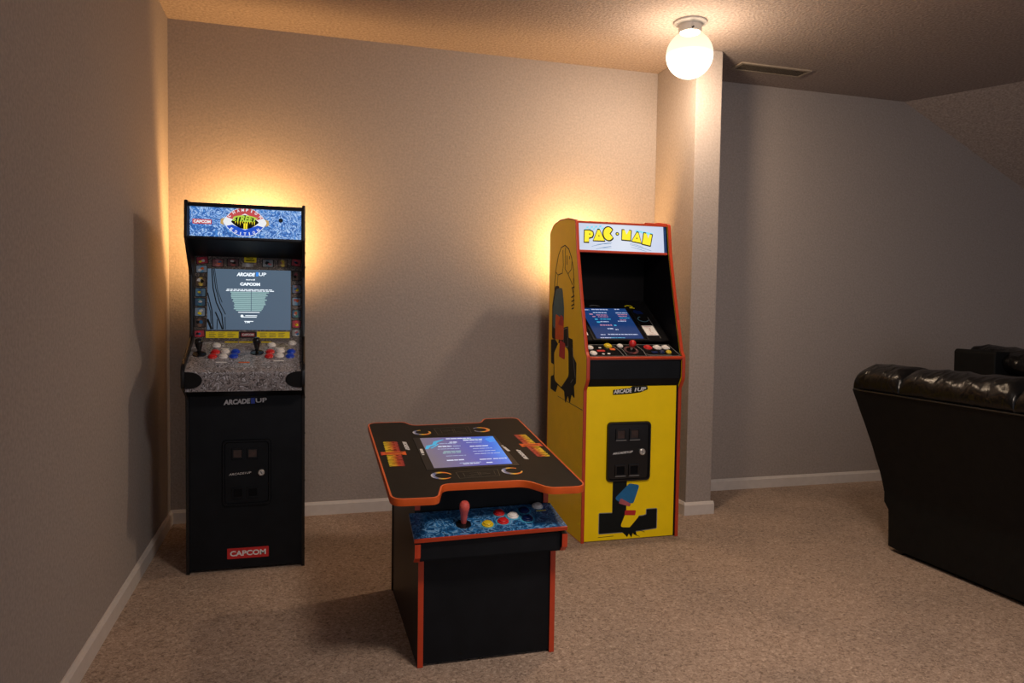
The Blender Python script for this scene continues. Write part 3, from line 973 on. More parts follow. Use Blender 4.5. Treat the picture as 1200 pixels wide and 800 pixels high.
def block_letters(mb_y, mb_k, items, F):
    for ch, cx, cy, w, h, rot in items:
        pts = LET[ch][0]
        ca, sa = math.cos(rot), math.sin(rot)

        def place(P, k):
            res = []
            mx = sum(p[0] for p in P) / len(P)
            my = sum(p[1] for p in P) / len(P)
            for x, y in P:
                X, Y = (x - .5) * w, (y - .5) * h
                d = Vector(((x - mx) * w, (y - my) * h))
                if d.length > 1e-6:
                    d = d.normalized() * k
                X += d.x; Y += d.y
                res.append((cx + X * ca - Y * sa, cy + X * sa + Y * ca))
            return res
        mb_k.prism(place(pts, .0055), .0004, .0009, 'z')
        kk = [(a + .0018, b - .0026) for a, b in place(pts, .0036)]
        mb_k.prism(kk, .0002, .0004, 'z')
        mb_y.prism(place(pts, -.0004), .001, .0015, 'z')


x_of = lambda u: 1.867 + (u - 65) / 1005 * .452
y_of = lambda v: mh - (v - 92) / 310 * mh
items = []
for ch, u, v, w, h, r in (('P', 215, 240, 112, 130, .04), ('A', 330, 225, 128, 122, .0), ('C', 442, 203, 112, 140, 0), ('M', 652, 210, 108, 112, -.05), ('A', 775, 230, 112, 112, -.16), ('N', 893, 248, 105, 130, -.17)):
    items.append((ch, x_of(u), y_of(v), w / 1005 * .452, h / 310 * mh, r))
my, mk = MB(), MB()
block_letters(my, mk, items, Fm_)
mk.prism(ellipse(.0095, .0085, 20, (x_of(545), y_of(200))), .0004, .0009, 'z')
my.prism(ellipse(.0045, .004, 16, (x_of(545), y_of(200))), .001, .0015, 'z')
for u, v in ((225, 215), (330, 232), (772, 240)):
    mk.prism([(x_of(u) - .004, y_of(v) - .003), (x_of(u) + .004, y_of(v) - .003), (x_of(u), y_of(v) + .005)], .0015, .0018, 'z')
# a ring mark in the corner of the sign
mk.band(ellipse(.0055, .007, 20, (x_of(85), y_of(122))), .0003, .0008, .001, .001, 'z')
mk.build('title_outline', M['lit_black'], pmq, Fm_)
my.build('title_lettering', M['lit_yellow'], pmq, Fm_, label='yellow block capitals')
mb = MB()
for u0, u1, v0, v1 in ((165, 385, 135, 175), (760, 955, 130, 185)):
    n = 9
    for i in range(n):
        u = u0 + (u1 - u0) * i / n
        v = (v0 + v1) / 2 + (12 if u0 < 400 else -2) * (-1 if i % 2 else 1) + ((u - u0) * (-.12) if u0 < 400 else (u - u0) * .15)
        mb.prism([(x_of(u), y_of(v + 14)), (x_of(u + 26), y_of(v + 8)), (x_of(u + 30), y_of(v - 12)), (x_of(u + 4), y_of(v - 8))], .0002, .0006, 'z')
mb.build('title_sparkle', M['lit_cyan'], pmq, Fm_)
mb = MB()
for (u0, v0, u1, v1, w_) in ((245, 355, 480, 300, .0025), (300, 330, 470, 318, .002), (290, 385, 470, 345, .0024), (370, 372, 470, 362, .0018), (690, 305, 840, 340, .0018), (690, 318, 940, 380, .0022), (700, 345, 880, 390, .0018)):
    mb.stroke([(x_of(u0), y_of(v0)), (x_of((u0 + u1) / 2), y_of((v0 + v1) / 2 - 3)), (x_of(u1), y_of(v1))], [w_ * .5, w_, w_ * .7], .0002, .0006)
mb.build('title_speed_lines', M['lit_bluegrey'], pmq, Fm_)
# screen well
MB().prism([(-.605, 1.366), (-.36, 1.37), (-.36, 1.358), (-.605, 1.354)], ix0, ix1).build('screen_well_top', M['black_matte'], pm)
MB().box(ix0, ix1, -.366, -.355, 1.05, 1.37).build('screen_well_back', M['black_matte'], pm)
Fc = frame((0, -.668, .940), (1, 0, 0), (0, .21, .135))
cl = math.hypot(.21, .135)
cy_ = lambda y: (y + .668) / .21 * cl
plate = MB().box(ix0 + .004, ix1 - .004, 0, .36, -.008, 0).build('screen_plate', M['black_gloss'], pm, Fc)
mb = MB()
mb.band(rect(1.945, 2.232, cy_(-.668), cy_(-.425)), 0, .004, .002, .006, 'z')
mb.build('screen_surround', M['black_satin'], pm, Fc)
ps = MB().prism(rect(1.964, 2.208, cy_(-.658), cy_(-.437)), .0003, .002, 'z').build('screen', M['crt_blue'], pm, Fc, label='lit blue screen with rows of tiny text')
sx = lambda u: 1.964 + u * .244
sy = lambda v: cy_(-.437) - v * (cy_(-.437) - cy_(-.658))


def dashes(mb, u0, u1, v, h, z=.0022, gap=.012, lo=.03, hi=.09):
    u = u0
    while u < u1 - .01:
        l = min(random.uniform(lo, hi), u1 - u)
        mb.prism(rect(sx(u), sx(u + l), sy(v) - h / 2, sy(v) + h / 2), z, z + .0003, 'z')
        u += l + gap


def dash_part(name, m, rows):
    for u0, u1, v, h in rows:
        mb = MB()
        dashes(mb, u0, u1, v, h)
        mb.build(name, m, ps, Fc)


dash_part('screen_text', M['screen_lilac'], [(.06, .17, .06, .006), (.22, .60, .045, .008), (.74, .86, .03, .007), (.22, .52, .155, .008), (.72, .98, .155, .007), (.27, .45, .46, .007), (.66, .86, .44, .006), (.34, .46, .69, .009), (.50, .56, .72, .008), (.12, .22, .885, .006), (.28, .92, .875, .007), (.08, .30, .985, .006)])
dash_part('screen_text', M['screen_pink'], [(.12, .20, .21, .010), (.16, .23, .29, .008), (.26, .50, .235, .007), (.28, .50, .295, .006), (.74, .96, .215, .006), (.74, .93, .27, .006), (.22, .50, .575, .010), (.72, .86, .40, .006)])
dash_part('screen_text', M['screen_cyan'], [(.18, .24, .38, .010), (.19, .26, .475, .011), (.30, .54, .375, .006), (.52, .58, .58, .010), (.30, .60, .985, .004), (.74, .96, .33, .005)])
# printed cards beside the screen
for x0, x1 in ((2.238, 2.300), (1.878, 1.930)):
    o = decal('instruction_card', rect(x0, x1, cy_(-.634), cy_(-.564)), M['white_print'], plate, Fc, .0002, .0012, label='pale instruction card')
    mb = MB()
    xm = (x0 + x1) / 2
    mb.stroke([(xm - .012, cy_(-.58)), (xm + .006, cy_(-.582)), (xm + .004, cy_(-.60))], .002, .0012, .0015)
    mb.stroke([(xm - .002, cy_(-.59)), (xm, cy_(-.615)), (xm + .010, cy_(-.618))], .002, .0012, .0015)
    for y in (-.572, -.626):
        mb.prism(rect(x0 + .012, x1 - .012, cy_(y) - .001, cy_(y) + .001), .0012, .0015, 'z')
    mb.build('card_print', M['red_dull'], o, Fc)
mb = MB()
mb.band(ellipse(.020, .009, 24, (2.236, cy_(-.418))), .0002, .001, .0018, .0018, 'z')
mb.stroke([(2.212, cy_(-.425)), (2.245, cy_(-.428)), (2.264, cy_(-.431))], .004, .0002, .001)
mb.build('plate_yellow_mark', M['yellow_print'], plate, Fc)
decal('plate_blue_mark', fillet([(2.240, cy_(-.462)), (2.250, cy_(-.445)), (2.285, cy_(-.452)), (2.296, cy_(-.475)), (2.262, cy_(-.475))], .006, 3), M['navy'], plate, Fc)
mb = MB()
mb.stroke(ellipse(.028, .022, 14, (2.272, cy_(-.515)), PI * .6, PI * 1.9), .004, .0002, .001)
mb.build('plate_teal_mark', M['teal'], plate, Fc)
mb = MB()
mb.stroke([(2.02, cy_(-.418)), (2.035, cy_(-.412)), (2.055, cy_(-.412)), (2.075, cy_(-.418))], .003, .0002, .0008)
mb.build('plate_grey_mark', M['grey_line'], plate, Fc)
mb = MB()
mb.stroke([(2.300, cy_(-.655)), (2.304, cy_(-.58)), (2.304, cy_(-.50))], .0016, .0002, .0008)
mb.build('plate_grey_line', M['grey_line'], plate, Fc)
# control deck
pdk = [(-.672, .918), (-.782, .868), (-.782, .852), (-.76, .85), (-.672, .89)]
pdeck = MB().prism(pdk, ix0, ix1).build('control_deck', M['black_gloss'], pm)
Fp = frame((0, -.782, .868), (1, 0, 0), (0, .11, .050))
pl = math.hypot(.11, .05)
py_ = lambda y: (y + .782) / .11 * pl
mb = MB()
mb.box(ix0, ix1, -.010, .002, -.010, .0012)
mb.build('deck_front_trim', M['molding'], pm, Fp, bevel=.002, label='red trim strip')
mb = MB()
for pts in ([(ix0 + .004, py_(-.672)), (ix1 - .02, py_(-.672))], [(ix1 - .016, py_(-.672)), (ix1 - .004, py_(-.772))], [(ix0 + .002, py_(-.776)), (ix1 - .002, py_(-.776))], [(2.035, py_(-.68)), (2.05, py_(-.73)), (2.052, py_(-.772))], [(2.055, py_(-.68)), (2.070, py_(-.72)), (2.070, py_(-.772))], [(2.160, py_(-.68)), (2.172, py_(-.73)), (2.166, py_(-.772))], [(2.172, py_(-.758)), (2.19, py_(-.768)), (2.30, py_(-.770))]):
    mb.stroke(pts, .0025, .0002, .0008)
mb.build('deck_lines', M['grey_line'], pdeck, Fp)
bat_stick(pm, Fp, 2.112, py_(-.722), M['red'], ball=True, hgt=.052, rw=.024)
decal('stick_decal', ellipse(.036, .036, 28, (2.112, py_(-.722))), TILE['rust'], pdeck, Fp, .0002, .0006)
for x, y, c, r in ((1.913, -.700, 'white', .013), (1.910, -.750, 'white', .0145), (2.010, -.683, 'yellow_btn', .0165), (2.071, -.684, 'white', .0125), (2.211, -.697, 'red', .0145), (2.260, -.697, 'white', .0135), (2.304, -.697, 'white', .0135), (2.298, -.742, 'yellow_btn', .011), (2.262, -.742, 'navy', .0105)):
    button('push_button', M[c], pm, Fp, x, py_(y), r, .008, label=c.replace('_btn', '') + ' push button')
for x, y, w_, h_, m in ((1.956, -.728, .040, .016, 'red_print'), (2.020, -.714, .026, .018, 'orange'), (1.962, -.700, .013, .010, 'white_print'), (1.957, -.756, .013, .010, 'white_print'), (1.985, -.754, .014, .011, 'white_print'), (2.225, -.742, .030, .018, 'navy')):
    decal('deck_sticker', fillet(rect(x - w_ / 2, x + w_ / 2, py_(y) - h_ / 2, py_(y) + h_ / 2), .004, 3), M[m], pdeck, Fp, .0002, .001)
for x in (2.211, 2.260, 2.304):
    MB().band(ellipse(.020, .020, 24, (x, py_(-.697))), .0002, .0008, .0012, .0012, 'z').build('button_ring', M['red_print' if x < 2.23 else 'white_print'], pdeck, Fp)
# apron under the deck
MB().prism([(-.772, .852), (-.772, .765), (PYF + .004, .730), (PYF + .02, .730), (PYF + .02, .852)], ix0, ix1).build('deck_apron', M['black'], pm)
# front: logo, coin door, graphics
Fq = frame((0, PYF + .005, 0), (1, 0, 0), (0, 0, 1))
mb = MB()
P = fillet([(2.010, .688), (2.012, .712), (2.098, .720), (2.110, .728), (2.186, .728), (2.190, .712), (2.150, .698), (2.100, .692)], .004, 3)
lb = MB().prism(P, .0002, .0006, 'z').build('logo_shadow', M['lit_black'], pm, Fq)
mb = MB()
add_text(mb, 'ARCADE', 2.060, .7055, .092, .019, .06, .04, .1, .0008)
add_text(mb, '1UP', 2.150, .713, .060, .018, .05, .03, .2, .0008)
finish_text(mb, 'logo_lettering', M['white_print'], lb, Fq)
coin_door(pm, 1.984, 2.208, .280, .562, PYF + .005, M['black_gloss'], .010, M['white_print'], True)
# plain black stand print with a grey outline, and plain colour bars in place of the printed figures
stand = fillet([(1.954, .036), (1.954, .134), (2.030, .132), (2.034, .106), (2.176, .110), (2.196, .114), (2.196, .140), (2.252, .140), (2.252, .044), (2.135, .036)], .006, 3)
sp = MB().prism(stand, .0002, .0005, 'z').build('stand_print', M['lit_black'], pm, Fq)
MB().band(stand, .0004, .0008, .0014, .0014, 'z').build('stand_outline', M['grey_line'], sp, Fq)
decal('column_print', [(2.020, .280), (2.020, .10), (2.05, .06), (2.10, .012), (2.108, .028), (2.122, .008), (2.128, .03), (2.150, .014), (2.14, .05), (2.092, .11), (2.092, .280)], M['lit_black'], pm, Fq, .0004, .0009)
for pts, m in ((fillet([(2.030, .200), (2.105, .268), (2.158, .258), (2.128, .172), (2.062, .178)], .012, 4), 'art_blue'), (fillet([(2.052, .176), (2.062, .200), (2.116, .170), (2.108, .158)], .005, 3), 'pink'),
               (fillet([(2.062, .062), (2.098, .150), (2.150, .150), (2.158, .108), (2.112, .058)], .012, 4), 'yellow'), (fillet([(2.082, .118), (2.086, .142), (2.142, .138), (2.138, .114)], .005, 3), 'red_print')):
    z0 = .001 if m in ('art_blue', 'yellow') else .0016
    decal('colour_bar_print', pts, M[m], pm, Fq, z0, z0 + .0005)
mb = MB()
for a, b_ in (((1.951, .020), (2.030, .022)), ((2.12, .030), (2.165, .010)), ((2.15, .045), (2.19, .030))):
    mb.stroke([a, b_], .002, .0003, .0008)
mb.build('speed_line_print', M['lit_black'], pm, Fq)
# left side: plain black stepped print, arch of lines, plain colour bars
Fl = frame((PX0, 0, 0), (0, -1, 0), (0, 0, 1))       # local x = -world y
sdp = sides[0]
decal('side_print', fillet([(.292, .670), (.292, .735), (.335, .745), (.335, .800), (.292, .805), (.285, .925), (.345, .930), (.40, .905), (.41, .985), (.535, 1.000), (.545, .945), (.60, .940), (.61, .86), (.655, .83), (.655, .735), (.63, .72), (.64, .66), (.60, .675), (.575, .625), (.55, .665), (.515, .62), (.495, .68), (.40, .70), (.37, .66)], .006, 2), M['lit_black'], sdp, Fl, .0002, .0008)
mb = MB()
mb.band(fillet([(.475, .905), (.475, .985), (.530, .992), (.54, .90)], .006, 3), .0009, .0012, .002, .002, 'z')
mb.stroke([(.600, .90), (.63, .80), (.645, .76)], .004, .0009, .0012)
mb.stroke([(.585, .73), (.615, .75)], .004, .0009, .0012)
mb.build('side_print_outline', M['grey_line'], sdp, Fl)
decal('side_shadow_bar', fillet([(.30, .93), (.298, 1.10), (.335, 1.20), (.40, 1.20), (.38, .93)], .02, 4), M['lit_black'], sdp, Fl, .0006, .001)
for pts, m, z0 in ((fillet([(.312, .985), (.312, 1.09), (.352, 1.185), (.445, 1.190), (.475, 1.09), (.475, .985)], .03, 4), 'teal', .0011), (fillet([(.352, .930), (.352, 1.06), (.475, 1.03), (.475, .930)], .015, 4), 'orange', .0014), (fillet([(.395, 1.005), (.430, 1.055), (.465, 1.045), (.465, 1.0)], .006, 3), 'red_print', .0018),
                   (fillet([(.352, .720), (.340, .860), (.405, .915), (.545, .890), (.555, .760), (.455, .695)], .03, 4), 'yellow', .0011), (fillet([(.415, .845), (.425, .930), (.500, .915), (.500, .835)], .01, 3), 'red_print', .0016)):
    decal('colour_bar_print', pts, M[m], sdp, Fl, z0, z0 + .0005)
mb = MB()
arch_o = [(.330, 1.13), (.325, 1.22), (.345, 1.29), (.375, 1.35), (.415, 1.390), (.470, 1.397), (.525, 1.375), (.565, 1.33), (.595, 1.27), (.605, 1.21), (.60, 1.15), (.612, 1.10)]
arch_i = [(.375, 1.20), (.372, 1.25), (.385, 1.262)]
mb.stroke(arch_o, .005, .0003, .0009)
mb.stroke([(.365, 1.19), (.375, 1.255), (.345, 1.27)], .004, .0003, .0009)
mb.stroke([(.375, 1.255), (.44, 1.262), (.452, 1.30), (.44, 1.375)], .004, .0003, .0009)
mb.stroke([(.478, 1.385), (.478, 1.28), (.52, 1.255), (.565, 1.275), (.572, 1.318)], .004, .0003, .0009)
mb.stroke([(.52, 1.255), (.585, 1.20), (.60, 1.235)], .004, .0003, .0009)
mb.stroke([(.335, 1.19), (.385, 1.17), (.39, 1.14)], .004, .0003, .0009)
for a, b_ in (((.575, 1.185), (.61, 1.19)), ((.578, 1.185), (.605, 1.150)), ((.572, 1.140), (.612, 1.148)), ((.575, 1.12), (.612, 1.128)), ((.575, 1.10), (.610, 1.108)), ((.58, 1.085), (.606, 1.09)), ((.50, 1.345), (.505, 1.30)), ((.535, 1.34), (.54, 1.325))):
    mb.stroke([a, b_], .006, .0003, .0009)
mb.build('side_line_print', M['lit_black'], sdp, Fl)
for y, z in ((-.715, .60), (-.715, .53), (-.715, .35), (-.72, .08), (-.70, .665), (-.30, .60), (-.66, .70)):
    MB().lathe([(0, 0), (.004, 0), (.0035, .0012), (0, .0018)], 10).build('panel_screw', M['yellow_print'], sdp, Matrix.Translation((PX0, y, z)) @ Matrix.Rotation(-PI / 2, 4, 'Y'))
MB().prism([(-.40, .645), (-.403, .643), (-.742, .618), (-.742, .621)], PX0 - .0006, PX0).build('panel_seam', M['faint_line'], sdp)

# ------------------------------------------------------------------ cocktail table machine
CX, CY, CZ = 1.145, -1.47, .598
tb = thing('cocktail_arcade_table', 'low black tabletop arcade machine with red edges in the middle of the carpet', 'arcade table', (1.17, -1.42, 0))
k_, kx = .10, -.012
Ft = frame((CX, CY, CZ), (1, 0, kx), (0, 1, k_))
top = [(-.285, .398), (-.148, .404), (-.123, .350), (.150, .372), (.178, .432), (.318, .442), (.296, -.388), (.178, -.386), (.128, -.312), (-.130, -.318), (-.160, -.425), (-.288, -.424)]
topo = fillet(top, [.045, .028, .030, .030, .030, .03, .040, .045, .055, .035, .028, .035], 8)
tt = MB().prism(topo, -.020, 0, 'z').build('tabletop', M['table_black'], tb, Ft, bevel=.0008)
MB().band(topo, -.0205, .0005, .0022, .003, 'z').build('edge_molding', M['orange_mold'], tb, Ft, smooth=True, label='orange red edge molding')
gl = [(-.146, .180), (.160, .182), (.152, -.170), (-.154, -.186)]
MB().band(gl, -.0005, .0007, .0009, .0009, 'z').build('glass_outline', M['black_matte'], tt, Ft)
decal('screen_mask', gl, M['black_satin'], tt, Ft, .0001, .0006)
sq = [(-.121, .170), (.148, .174), (.131, -.150), (-.128, -.170)]
tscr = MB().prism(sq, .0006, .0012, 'z').build('screen', M['crt_violet'], tb, Ft, label='lit violet blue screen with rows of tiny text')


def tq(u, v):
    a = Vector(sq[0]).lerp(Vector(sq[1]), u)
    b = Vector(sq[3]).lerp(Vector(sq[2]), u)
    return a.lerp(b, v)


def tdash(name, m, rows):
    for u0, u1, v, h in rows:
        mb = MB()
        u = u0
        while u < u1 - .01:
            l = min(random.uniform(.03, .09), u1 - u)
            hh = h * random.uniform(.28, .42)
            a, b, c, d = tq(u, v - hh), tq(u + l, v - hh), tq(u + l, v + hh), tq(u, v + hh)
            mb.prism([d, c, b, a], .0013, .0016, 'z')
            u += l + .008
        mb.build(name, m, tscr, Ft)


M['screen_soft'] = mat('lit_soft_white_text', (.02, .02, .02), emit=(.66, .70, .88), strength=.95)
tdash('screen_text', M['screen_soft'], [(.34, .68, .055, .035), (.36, .46, .19, .04), (.18, .36, .33, .04), (.56, .82, .13, .045), (.60, .86, .36, .03), (.20, .42, .80, .035), (.62, .78, .82, .03), (.80, .98, .82, .03), (.38, .60, .93, .025), (.68, .76, .93, .03)])
tdash('screen_text', M['screen_lilac'], [(.22, .44, .23, .02), (.38, .48, .33, .03), (.16, .46, .42, .018), (.58, .80, .22, .022), (.62, .88, .45, .018), (.60, .90, .54, .018), (.60, .94, .63, .02), (.22, .48, .66, .015), (.34, .62, .90, .012)])
tdash('screen_text', M['screen_teal'], [(.22, .46, .51, .03), (.20, .44, .56, .03), (.56, .84, .09, .02)])
mb = MB()
mb.stroke([tq(.02, .40), tq(.06, .30), tq(.14, .26), tq(.18, .16), tq(.30, .08)], [.010, .016, .012, .016, .004], .0013, .0016)
mb.stroke([tq(.08, .38), tq(.14, .32), tq(.20, .24)], .006, .0013, .0016)
mb.build('screen_swoosh', M['screen_cyan'], tscr, Ft)
mb = MB()
mb.prism([tq(.86, .10), tq(1, .02), tq(1, .20), tq(.9, .24)][::-1], .0013, .0015, 'z')
mb.build('screen_glow_patch', M['screen_blue'], tscr, Ft)
# small white print along the glass edge
for cx, cy, r in ((-.1385, .002, -PI / 2 - .04), (.1545, .022, PI / 2 + .1)):
    mb = MB()
    for x0, x1, h in ((-.036, -.022, .010), (-.020, -.009, .010), (-.007, .003, .010), (.005, .014, .010), (.024, .032, .008)):
        mb.prism(rect(x0, x1, -h / 2, h / 2), .0008, .0012, 'z')
    mb.build('glass_lettering', M['white_print'], tt, at(Ft, cx, cy, 0, r))


# flame coloured logo on each wing
def flame_logo(cx, cy, L, Wd, rot):
    F2 = at(Ft, cx, cy, 0, rot)
    n = 13
    for half, text in ((-1, 'STREET'), (1, 'FIGHTER')):
        mb = MB()
        add_text(mb, text, half * L * .27, 0, L * .43, Wd, 0, .035, 0, .0004)
        for i in range(n):
            x = half * L * (.07 + .40 * i / (n - 1))
            mb.poly([(x - L * .0062, -Wd * .46, .0004), (x + L * .0062, -Wd * .46, .0004), (x + L * .0062, Wd * .46, .0004), (x - L * .0062, Wd * .46, .0004)])
            mb.poly([(x - L * .012, Wd * .46, .0004), (x + L * .012, Wd * .46, .0004), (x, Wd * (.56 if i % 2 else .50), .0004)])
            mb.poly([(x + L * .012, -Wd * .46, .0004), (x - L * .012, -Wd * .46, .0004), (x, -Wd * (.54 if i % 2 else .50), .0004)])
        lg = finish_text(mb, 'flame_lettering', M['flame'], tt, F2, .0005)
    for s_ in (-1, 1):
        mb = MB()
        mb.prism([(-L * .07, s_ * Wd * .86), (-L * .055, s_ * Wd * .58), (L * .055, s_ * Wd * .58), (L * .07, s_ * Wd * .86)], .0004, .0009, 'z')
        mb.build('numeral_serif', M['orange'] if s_ > 0 else M['red_print'], lg, F2)
    mb = MB()
    for dx in (-.032, .032):
        mb.prism([(L * (dx - .02), -Wd * .75), (L * (dx + .02), -Wd * .75), (L * (dx + .02), Wd * .75), (L * (dx - .02), Wd * .75)], .0010, .0014, 'z')
    mb.build('numeral_posts', M['orange'], lg, F2)
    mb = MB()
    mb.box(-L * .008, L * .008, -Wd * .55, Wd * .62, .0014, .0017)
    mb.build('numeral_gap', M['lit_black'], lg, F2)


flame_logo(-.2345, -.002, .285, .048, -PI / 2 - .03)
flame_logo(.2580, .052, .285, .046, PI / 2 + .02)
for cx, cy, r, l in ((-.182, .083, -PI / 2, .10), (.193, -.056, PI / 2, .11)):
    word('wing_lettering', 'ARCADE1UP', M['white_print'], tt, Ft, cx, cy, l, .014, r, .04, .2, .0004)
for (cx, cy, a0) in ((-.101, .248, 1.6), (.125, .270, 3.6), (-.115, -.243, .3), (.112, -.222, .9)):
    mb = MB()
    pts = ellipse(.029, .029, 26, (cx, cy), a0, a0 + 5.2)
    mb.stroke(pts, [.004 + .009 * math.sin(PI * i / 25) for i in range(26)], .0003, .0008)
    mb.build('swirl_ring_print', M['ring'], tt, Ft)
for pts in ([(-.048, .212), (.080, .228), (.088, .318), (-.048, .300)], [(-.068, -.274), (.060, -.262), (.068, -.200), (-.068, -.217)]):
    mb = MB()
    mb.band(pts, .0003, .0007, .0006, .0006, 'z')
    a, b, c, d = [Vector(p) for p in pts]
    for i in range(9):
        u0, v0 = random.uniform(.1, .7), random.uniform(.15, .75)
        q0, q1 = a.lerp(b, u0).lerp(d.lerp(c, u0), v0), a.lerp(b, u0 + .2).lerp(d.lerp(c, u0 + .2), v0)
        mb.stroke([q0, q1], .0012, .0003, .0007)
    for u in (.15, .5, .55, .9):
        q0, q1 = a.lerp(b, u).lerp(d.lerp(c, u), .2), a.lerp(b, u).lerp(d.lerp(c, u), .8)
        mb.stroke([q0, q1], .0012, .0003, .0007)
    mb.build('instruction_print', M['faint_line'], tt, Ft)
# body
BX0, BX1, BYF, BYB = .955, 1.388, -1.735, -1.10
YU = -1.655                                    # the body steps back above the control panel
T = .016
zt = lambda y, x=1.17: CZ - .021 + k_ * (y - CY) + kx * (x - CX)
for a in (BX0, BX1 - T):
    MB().prism([(BYB, 0), (BYF, 0), (BYF, .398), (YU, .425), (YU, zt(YU, a) - .001), (BYB, zt(BYB, a) - .001)], a, a + T).build('side_panel', M['table_black'] if a > BX0 else M['black_satin'], tb, bevel=.001)
for a in (BX0, BX1 - T):
    MB().box(a - .0004, a + T + .0004, BYF - .003, BYF + .002, .001, .352).build('edge_strip', M['molding'], tb, bevel=.001, label='red edge strip')
    MB().box(a - .0004, a + T + .0004, YU - .003, YU + .002, .458, zt(YU, a) - .002).build('edge_strip', M['molding'], tb, bevel=.001, label='red edge strip')
MB().box(BX0 + T, BX1 - T, BYF + .004, BYF + .018, .008, .40).build('front_panel', M['black'], tb)
MB().box(BX0 + T, BX1 - T, YU + .006, YU + .018, .43, zt(YU) - .004).build('recess_panel', M['black'], tb)
MB().box(BX0 + T, BX1 - T, BYB - .014, BYB, .008, zt(BYB) - .004).build('back_panel', M['black'], tb)
MB().box(BX0 - .004, BX0, BYB - .012, BYB + .004, .0, zt(BYB) - .01).build('corner_bead', M['black_gloss'], tb)
# control panel box on the near end
KX0, KX1 = .933, 1.399
bprof = [(BYF - .001, .345), (-1.788, .345), (-1.808, .362), (-1.810, .402), (BYF - .001, .416)]
for a in (KX0, KX1 - T):
    MB().prism(bprof, a, a + T).build('panel_bracket', M['black_satin'], tb)
for a in (KX0, KX1 - T):
    MB().band([(-1.788, .345), (-1.808, .362), (-1.810, .401)], a - .0004, a + T + .0004, .002, .002, 'x', False).build('edge_strip', M['molding'], tb, label='red edge strip')
MB().box(KX0 + T, KX1 - T, -1.794, -1.781, .350, .403).build('panel_apron', M['black'], tb)
MB().box(KX0 + T, KX1 - T, -1.79, BYF, .344, .350).build('panel_floor', M['black'], tb)
Fk = frame((0, -1.813, .4052), (1, .006, .012), (0, 1, .24))
KL = .150
pan = MB().prism([(KX0 - .002, 0), (KX1 + .002, 0), (KX1 - .004, KL), (KX0 + .004, KL)], -.010, 0, 'z').build('control_panel', M['panel_blue'], tb, Fk, label='blue marbled control panel')
MB().box(KX0 - .002, KX1 + .002, -.0035, .0015, -.0115, .0006).build('panel_trim', M['molding'], tb, Fk, bevel=.001, label='red trim strip')
ky = lambda y: (y + 1.813 - .007) * 1.0284
stick = MB().lathe([(0, 0), (.024, 0), (.023, .003), (.009, .006), (0, .006)], 28).build('joystick', M['black_gloss'], tb, at(Fk, 1.089, ky(-1.748)), smooth=True)
FS = at(Fk, 1.089, ky(-1.748))
MB().lathe([(0, .004), (.007, .004), (.009, .012), (.0105, .03), (.0125, .043), (.0150, .052), (.0158, .060), (.0145, .069), (.010, .0755), (0, .078)], 24).build('bat_top', M['knob'], stick, FS, smooth=True, label='salmon red bat top')
for x, y, c, rc in ((1.161, -1.760, 'yellow_btn', None), (1.212, -1.751, 'red', None), (1.212, -1.702, 'red', None), (1.251, -1.724, 'white', None), (1.295, -1.698, 'navy', None), (1.291, -1.747, 'navy', None), (1.346, -1.678, 'white', None)):
    button('push_button', M[c], tb, Fk, x, ky(y), .0148, .010, label=c.replace('_btn', '') + ' push button')
M['halo'] = mat('pale_blue_print', (.06, .34, .55), .4, .3, .1, 40)
for x, y, r in ((1.161, -1.760, .022), (1.212, -1.751, .023), (1.212, -1.702, .023), (1.251, -1.724, .024), (1.295, -1.698, .023), (1.291, -1.747, .024), (1.346, -1.678, .019)):
    MB().lathe([(0, .0003), (r, .0003), (r, .0007), (0, .0007)], 28).build('button_halo', M['halo'], pan, at(Fk, x, ky(y)))
MB().box(1.334, 1.366, ky(-1.704) - .002, ky(-1.704) + .002, .0002, .0008).build('panel_caption', M['yellow_print'], pan, Fk)

# ------------------------------------------------------------------ recliner sofa, back towards the room
sofa = thing('recliner_sofa', 'black leather sofa seen from behind with creased rolled top, cut by the frame edge', 'sofa', (3.5, -1.75, 0))
Y1, Y0 = -1.165, -2.45
back_prof = [(3.205, .02), (3.198, .27), (3.160, .385), (3.085, .56), (3.000, .745), (3.06, .80), (3.22, .80), (3.36, .45), (3.42, .02)]


def sofa_back(Ya, Yb, prof, name, m, root, nseg=24):
    mb = MB()
    n = len(prof)
    rings = []
    for i in range(nseg + 1):
        q = i / nseg
        y = Ya + (Yb - Ya) * q
        e = min(q, 1 - q) * abs(Yb - Ya)
        ins = .012 * math.exp(-e / .02)
        R = []
        for j, (x, z) in enumerate(prof):
            wob = (.004 if j < 20 else .001) * noise.noise(Vector((x * 7, y * 5, z * 9)))
            dx = ins if j < 5 else -ins
            R.append(mb.bm.verts.new((x + wob + dx, y, z)))
        rings.append(R)
    for a, b in zip(rings, rings[1:]):
        for j in range(n):
            mb.bm.faces.new((a[j], a[(j + 1) % n], b[(j + 1) % n], b[j]))
    mb.bm.faces.new(rings[0]); mb.bm.faces.new(rings[-1][::-1])
    return mb.build(name, m, root, smooth=True)


def sub_prof(P, k=6):
    out = []
    for i in range(len(P) - 1):
        for t in range(k):
            q = t / k
            out.append((P[i][0] + (P[i + 1][0] - P[i][0]) * q, P[i][1] + (P[i + 1][1] - P[i][1]) * q))
    out.append(P[-1])
    return out


outer = sub_prof(back_prof[:5], 6)
sofa_back(Y1, Y0, outer + back_prof[5:], 'back_panel', M['leather_cloth'], sofa)


